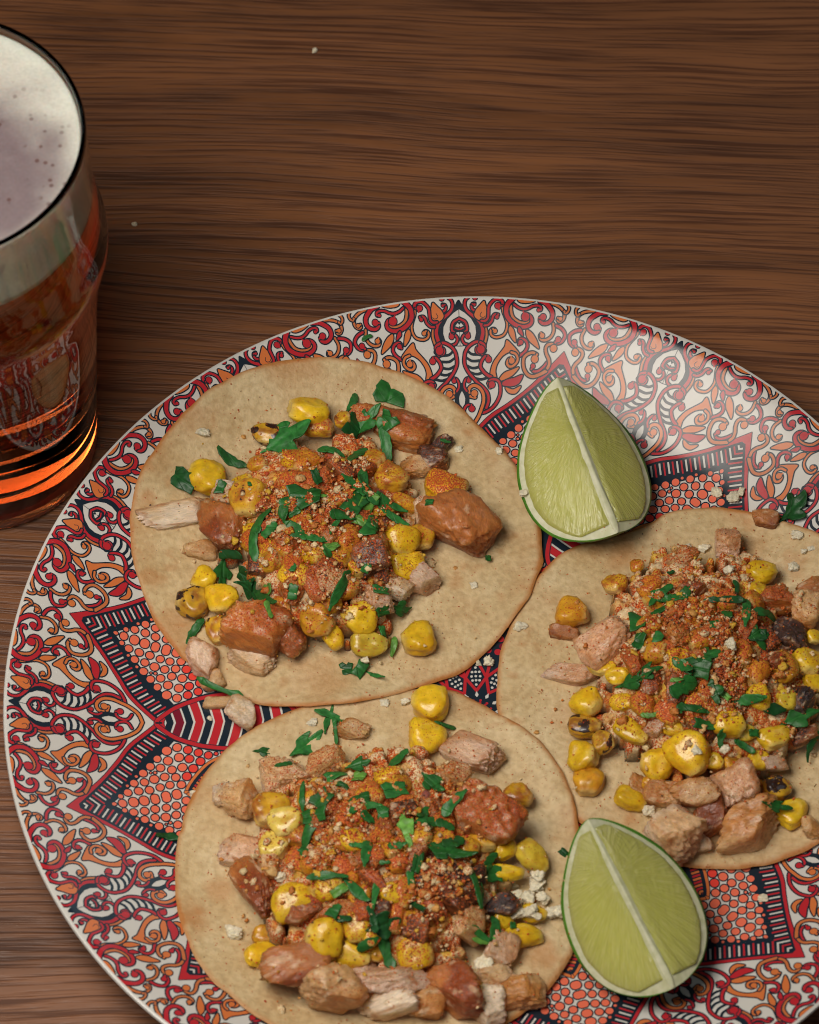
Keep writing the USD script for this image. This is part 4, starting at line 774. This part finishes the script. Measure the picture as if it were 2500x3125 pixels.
for i, (k, x, y, s, lab) in enumerate([(1, 392, 340, 60, 'flat cream cheese crumb on bare tortilla, far side of the beer-side taco'), (1, 1598, 562, 36, 'small cheese crumb at the tortilla edge beside the far lime'), (1, 1005, 1188, 36, 'cheese crumb below two kernels near the front of the beer-side taco'),
        (1, 1410, 910, 30, 'tiny cheese crumb on bare tortilla right of the pile, beer-side taco'), (1, 1510, 405, 36, 'pale cheese crumb on tortilla facing the far lime, beer-side taco'), (1, 1355, 398, 36, 'cheese crumb behind the charred scrap on the beer-side taco'),
        (2, 155, 712, 75, 'white cheese crumb near the left edge of the taco between the limes'), (2, 1630, 275, 95, 'large white cheese crumb below the big parsley leaf, between the limes'), (2, 1140, 1365, 95, 'crumbled cheese lump on a big kernel of the taco between limes'), (2, 1035, 300, 70, 'white cheese crumb at the far side of the middle taco pile'),
        (2, 1120, 305, 62, 'second white crumb behind the pile, right of its twin'), (2, 1245, 420, 55, 'cheese crumb on the far slope of the pile between the limes'), (2, 825, 1690, 70, 'cheese crumb beside the shredded chicken, above the front lime'), (2, 1590, 400, 55, 'small cheese crumb on bare tortilla under the large white one'), (2, 1250, 820, 70, 'cheese lump near the middle of the taco between the limes'),
        (3, 295, 1110, 62, 'pale cheese crumb on bare tortilla at the front taco lower left'), (3, 1020, 130, 40, 'cheese crumb beside the topmost kernel of the front taco'), (3, 930, 135, 40, 'cheese crumb left of the topmost kernel on the front taco'), (3, 625, 215, 46, 'cheese crumb near crossed parsley strips on the front taco'),
        (3, 1500, 960, 105, 'heap of white crumbled cheese facing the front lime'), (3, 1590, 940, 105, 'second heap of white crumbled cheese facing the front lime'), (3, 1640, 1010, 90, 'outermost white cheese clump against the front lime'), (3, 1540, 1015, 85, 'lowest white cheese clump beside the front lime'), (3, 1575, 870, 70, 'upper white cheese clump beside the greenish kernel'),
        (3, 1350, 1230, 80, 'pale cheese lump among chicken at the front taco lower right'), (3, 490, 870, 50, 'bright white cheese flake at the left of the front taco pile')]):
    lump_on(k, x, y, s, 100 + i, lab, 9 if s > 80 else 6)
def on_plate(x, y): return at(x, y, plate_z)
T5 = lambda x, y: (1340 + x * 300 / 1725, 1950 + y * 300 / 1725)
for i, ((x, y), s, lab) in enumerate([(T5(870, 420), 34, 'cream cheese crumb on the plate in the gap between the three tortillas'), (T5(690, 450), 20, 'smaller cheese crumb half under the beer-side tortilla in the gap'), ((2236, 1521), 40, 'cheese crumb on the plate border above the taco between the limes'), ((2262, 1506), 34, 'cheese crumb right of another on the plate above the middle taco'),
        ((2188, 1508), 36, 'cheese crumb on orange dots right of the far lime'), ((642, 2195), 16, 'tiny crumb on the striped leaf print left of the tacos'), ((596, 2425), 28, 'white cheese crumb at the left edge of the front tortilla, on the plate'), ((2328, 2744), 26, 'cheese crumb on the black border right of the front lime'), ((764, 2155), 22, 'cheese bit beside the pale chicken cube on the plate')]):
    lump(on_plate(x, y), s * 1.23e-4 * .5, 300 + i, lab, 5)
for i, ((x, y), s, lab) in enumerate([((960, 158), 22, 'pale crumb on the bare table at the top of the picture'), ((411, 687), 16, 'tiny crumb on the table right of the beer glass')]):
    lump(at(x, y, lambda a, b: TABLE_Z), s * 1.23e-4 * .5, 400 + i, lab, 4)

# ------------------------------------------------------------------ chopped herbs, laid over everything
TOP_H = Support(gaussian_filter(TOP, 3.0))
HC = {'d': (.012, .080, .018), 'g': (.028, .165, .032), 'l': (.13, .32, .05), 'm': (.020, .122, .022)}
def herb_shape(kind, r, L, W):
    if kind == 'leaf':                                      # lobed parsley leaf fragment
        c = [(-1, .05 * r.normal()), (-.55, -.22), (-.35, -.75 * r.uniform(.7, 1.1)), (.0, -1.0), (.25, -.7), (.22, -.38), (.55, -.55 * r.uniform(.6, 1)), (1.0, -.25 * r.normal() * .6), (.72, .25), (.30, .34), (.45, .72), (.12, 1.0 * r.uniform(.8, 1)), (-.25, .68), (-.5, .25)]
        P = Polygon(catmull(np.array(c) + r.normal(size=(14, 2)) * .05, 3, True))
    elif kind == 'strip':
        n = 9; x = np.linspace(-1, 1, n); w = (.85 + .25 * r.normal(size=n) * .5) * np.clip(np.minimum((x + 1.06) * 5, (1.06 - x) * r.choice([1.4, 6])), .25, 1)
        c = .55 * r.normal() * (x ** 2 - .4) * min(1, L / W * .25)
        P = Polygon(list(zip(x, c + w)) + list(zip(x[::-1], (c - w * r.uniform(.8, 1))[::-1])))
    else:                                                   # ragged square of leaf
        P = Polygon([(-1 + .25 * r.random(), -.8 + .3 * r.normal() * .5), (-.1, -1 + .3 * r.random()), (.5, -.72), (1, -.95 + .5 * r.random()), (.8 + .2 * r.random(), .1), (1, .75), (.3, .95), (.1, .6 + .3 * r.random()), (-.5, 1), (-1, .7), (-.8, .1)])
    P = P.buffer(0)
    return max(getattr(P, 'geoms', [P]), key=lambda g: g.area)
def herb(k, x, y, L, W, ang, col='g', kind=None, lift=0.0, tilt=.22, spot=None, label=None):
    r = np.random.default_rng(int(x * 7 + y * 13 + k * 101))
    s = CROP[k][0]; (px, py), = pix([(x, y)], *CROP[k])
    kind = kind or ('strip' if min(L, W) / max(L, W) < .5 else 'leaf' if max(L, W) * s > 82 else 'square')
    if W > L and kind == 'strip': L, W, ang = W, L, ang + 90
    a = math.radians(ang); fx = math.hypot(math.cos(a), math.sin(a) / .87); fy = math.hypot(math.sin(a), math.cos(a) / .87)
    l, w = L * s * 1.36e-4 * fx / 2, W * s * 1.36e-4 * fy / 2
    p = at(px, py, TOP_H)
    A, _ = frame(TOP_H, p, ang, tilt, .75)
    P = herb_shape(kind, r, l, w); P = affinity.scale(P, l, w, origin=(0, 0))
    v, f = trimesh.creation.triangulate_polygon(P, engine='earcut')
    v, f = trimesh.remesh.subdivide_to_size(np.column_stack([v, np.zeros(len(v))]), f, max(.0011, l * .16), max_iter=10)
    bend = r.normal() * .12; bend2 = r.uniform(.0, .16) * (1 if r.random() < .6 else -1); tw = r.normal() * .30
    X, Y = v[:, 0], v[:, 1]
    Z = bend * X ** 2 / l + bend2 * Y ** 2 / max(w, .001) * 1.1 + tw * X * Y / l + .0012 * (meshkit.fbm(np.column_stack([X * 260, Y * 260, X * 0 + r.uniform(0, 99)]), 2, 3) - .5)
    Z -= np.abs(Y) < w * .06; Z = np.where(np.abs(Y) < w * .06, Z + 1, Z)
    if kind != 'strip': Z -= .00035 * np.exp(-(Y / (w * .10 + 1e-5)) ** 2)
    V1 = np.column_stack([X, Y, Z]) @ A
    ground = TOP_H(V1[:, 0] + p[0], V1[:, 1] + p[1]) - p[2]
    up = max(0.0, float(np.percentile(ground - V1[:, 2], 72))) + .0003 + lift
    V1[:, 2] += min(up, .004 + lift)
    th = .00022; n = len(V1)
    tm = trimesh.Trimesh(V1, f, process=False); nn = tm.vertex_normals
    edges = tm.edges[trimesh.grouping.group_rows(tm.edges_sorted, require_count=1)]
    V = np.vstack([V1 + nn * th, V1 - nn * th]); F = np.vstack([f, f[:, ::-1] + n] + [np.column_stack([edges[:, 0], edges[:, 0] + n, edges[:, 1] + n]), np.column_stack([edges[:, 0], edges[:, 1] + n, edges[:, 1]])])
    c = np.array(HC[col]) * r.uniform(.85, 1.2)
    tint = np.tile(c, (2 * n, 1)) * (1 + .25 * (np.tile(np.exp(-(Y / (w * .12 + 1e-5)) ** 2), 2) if kind != 'strip' else np.zeros(2 * n)))[:, None]
    pr = obj('parsley_piece', (V, F), m_herb, None, smooth=True, attrs={'tint': tint}, loc=p)
    look = {'d': 'dark green', 'g': 'green', 'l': 'light green', 'm': 'deep green'}[col]
    noun = {'strip': 'parsley strip', 'leaf': 'parsley leaf piece', 'square': 'parsley scrap'}[kind]
    tag(pr, label or singled(look, noun, k, p[0], p[1], L), 'parsley', f'chopped parsley on {TNAME[k]}')
def hrows(k, text):
    for w in text.split(';'):
        f = w.split()
        if f: herb(k, *map(float, f[:5]), *(f[5:6] or ['g']), kind=(f[6] if len(f) > 6 else None))
hrows(1, """1097 192 70 115 -75 m square;955 230 28 95 25 g;700 368 200 115 -25 g leaf;505 437 130 36 25 m;320 520 95 72 32 d;460 540 32 45 20 m;878 405 95 42 12 g;1005 300 150 75 -40 g leaf;1085 290 60 70 60 g square;1077 380 40 145 -8 g;960 330 70 90 20 d square;970 425 38 110 28 g;770 577 118 84 4 m square;832 577 50 16 -12 l;958 528 46 130 -28 g;1010 535 44 140 -18 g;1012 600 60 80 20 l square;965 600 70 90 30 m square;1095 640 150 38 32 g;1100 602 125 28 18 g;918 648 100 38 -8 g;885 690 22 70 35 g;1025 700 52 95 20 g;1042 672 24 60 15 g;700 625 42 85 8 m;640 708 75 30 -38 g;592 700 46 190 18 g;740 702 85 50 12 g square;815 735 105 32 6 g;880 765 48 32 -20 l square;468 872 95 80 70 m leaf;500 810 90 36 -8 d;555 880 80 60 30 d square;575 930 110 90 40 d leaf;630 960 44 140 -35 m;640 1000 22 60 -20 l;730 938 36 55 10 g square;637 928 42 42 0 l square;908 930 40 145 25 g;1062 925 60 34 0 g square;1140 1008 95 50 12 m leaf;1070 1015 55 32 -10 m;362 1085 34 95 38 m;932 1225 48 44 0 d square;985 1230 38 66 30 g;1040 1248 90 14 12 g;1110 1140 24 62 12 l;1245 598 32 24 10 g square;1305 368 40 14 0 g;1467 812 24 20 0 g square;1070 1085 26 40 -10 g;570 528 16 18 0 g square""")
hrows(2, """1590 95 190 150 -25 d leaf;890 545 90 165 38 m leaf;985 560 100 48 -8 g;890 635 120 38 -18 m;768 690 88 120 8 m square;775 800 60 95 20 m;1225 572 190 38 0 d;1285 520 30 110 15 d;1240 660 50 62 0 m square;1340 630 50 160 6 g;1425 665 205 44 -10 g;1402 765 96 140 -25 m leaf;1125 865 175 100 -12 m leaf;1005 925 115 42 38 g;1085 935 125 90 10 m square;1010 1030 150 74 -28 m;825 950 140 90 -15 m leaf;750 1000 225 78 -8 m leaf;1170 1055 95 120 -20 m leaf;975 995 62 20 0 l;1065 1150 160 40 8 m;838 1180 92 26 -4 l;1362 1105 165 52 -14 g;1125 1235 115 46 5 m square;1488 1155 115 50 5 d;1615 1190 210 108 -22 m leaf;1330 1350 105 34 28 m;1210 1305 40 95 5 m;1692 1340 40 145 15 d;1500 1662 165 58 2 m leaf;945 430 34 24 -20 m square;1380 1275 50 36 0 g square;380 1905 44 34 40 d square""")
hrows(3, """700 190 120 30 18 g;692 205 26 115 15 g;722 250 18 95 -4 g;600 312 155 90 -35 g leaf;425 340 90 38 5 m leaf;505 390 66 20 -16 m;820 392 100 60 -8 m leaf;722 438 80 46 -16 g square;820 445 52 48 20 l square;755 482 50 26 20 m;985 375 46 100 38 g;1132 470 105 85 35 m leaf;1190 232 96 18 -4 g;970 500 95 60 -12 g square;1225 552 125 44 -30 g;1312 497 52 30 -20 g;585 535 24 115 0 g;665 538 80 66 -40 m square;632 610 105 66 4 m square;608 690 52 130 35 g;588 768 36 50 15 m;818 538 84 54 0 m square;850 572 125 30 -10 g;922 598 46 46 0 g square;860 618 62 30 28 m;1018 660 62 165 -12 l leaf;985 735 70 32 -10 g;1105 640 115 80 -18 m leaf;1092 600 66 30 -38 m;1180 752 230 100 24 m leaf;1218 720 96 40 -25 m;1300 865 30 220 -24 m;1338 960 16 110 0 m;852 768 42 105 15 g;690 864 150 30 2 m;808 918 44 130 -42 g;890 945 28 115 12 g;1040 875 30 52 -5 g;930 808 42 14 0 g;712 1010 46 66 20 g;925 1075 140 95 -15 d leaf;880 1050 30 90 -20 d;940 1185 56 150 -22 m;862 1152 84 40 -32 m;1372 808 36 90 32 m;1388 852 66 58 0 g square;1335 1110 96 30 42 g;1390 1085 44 100 18 m;1345 1140 86 26 4 l;1470 1070 26 24 0 g square;755 1045 62 30 0 d""")
for k in (1, 2, 3):                                        # small bits between the larger pieces
    (mx, my), (rx, ry), _h = MOUND[k]; u = 1 / CROP[k][0]
    for i in range(7):
        a = i * 2.39996 + 1.3 * k; t = .5 * math.sqrt((i + .7) / 7)
        herb(k, mx + t * rx * math.cos(a) * .95, my + t * ry * math.sin(a) * .9, rng.uniform(22, 60) * u, rng.uniform(14, 34) * u, rng.uniform(0, 180), 'gmlgd'[i % 5], kind='square' if i % 3 else 'strip')
herb(1, 455, 1303, 165, 22, 22, 'g', label='thin green parsley stem hanging off the tortilla edge over the striped print')
herb(3, 20, 700, 90, 34, 10, 'd', label='dark green parsley shred on the plate left of the front tortilla')
herb(1, 1010, -20, 40, 18, -20, 'g', label='tiny green parsley fleck on the far border of the plate')
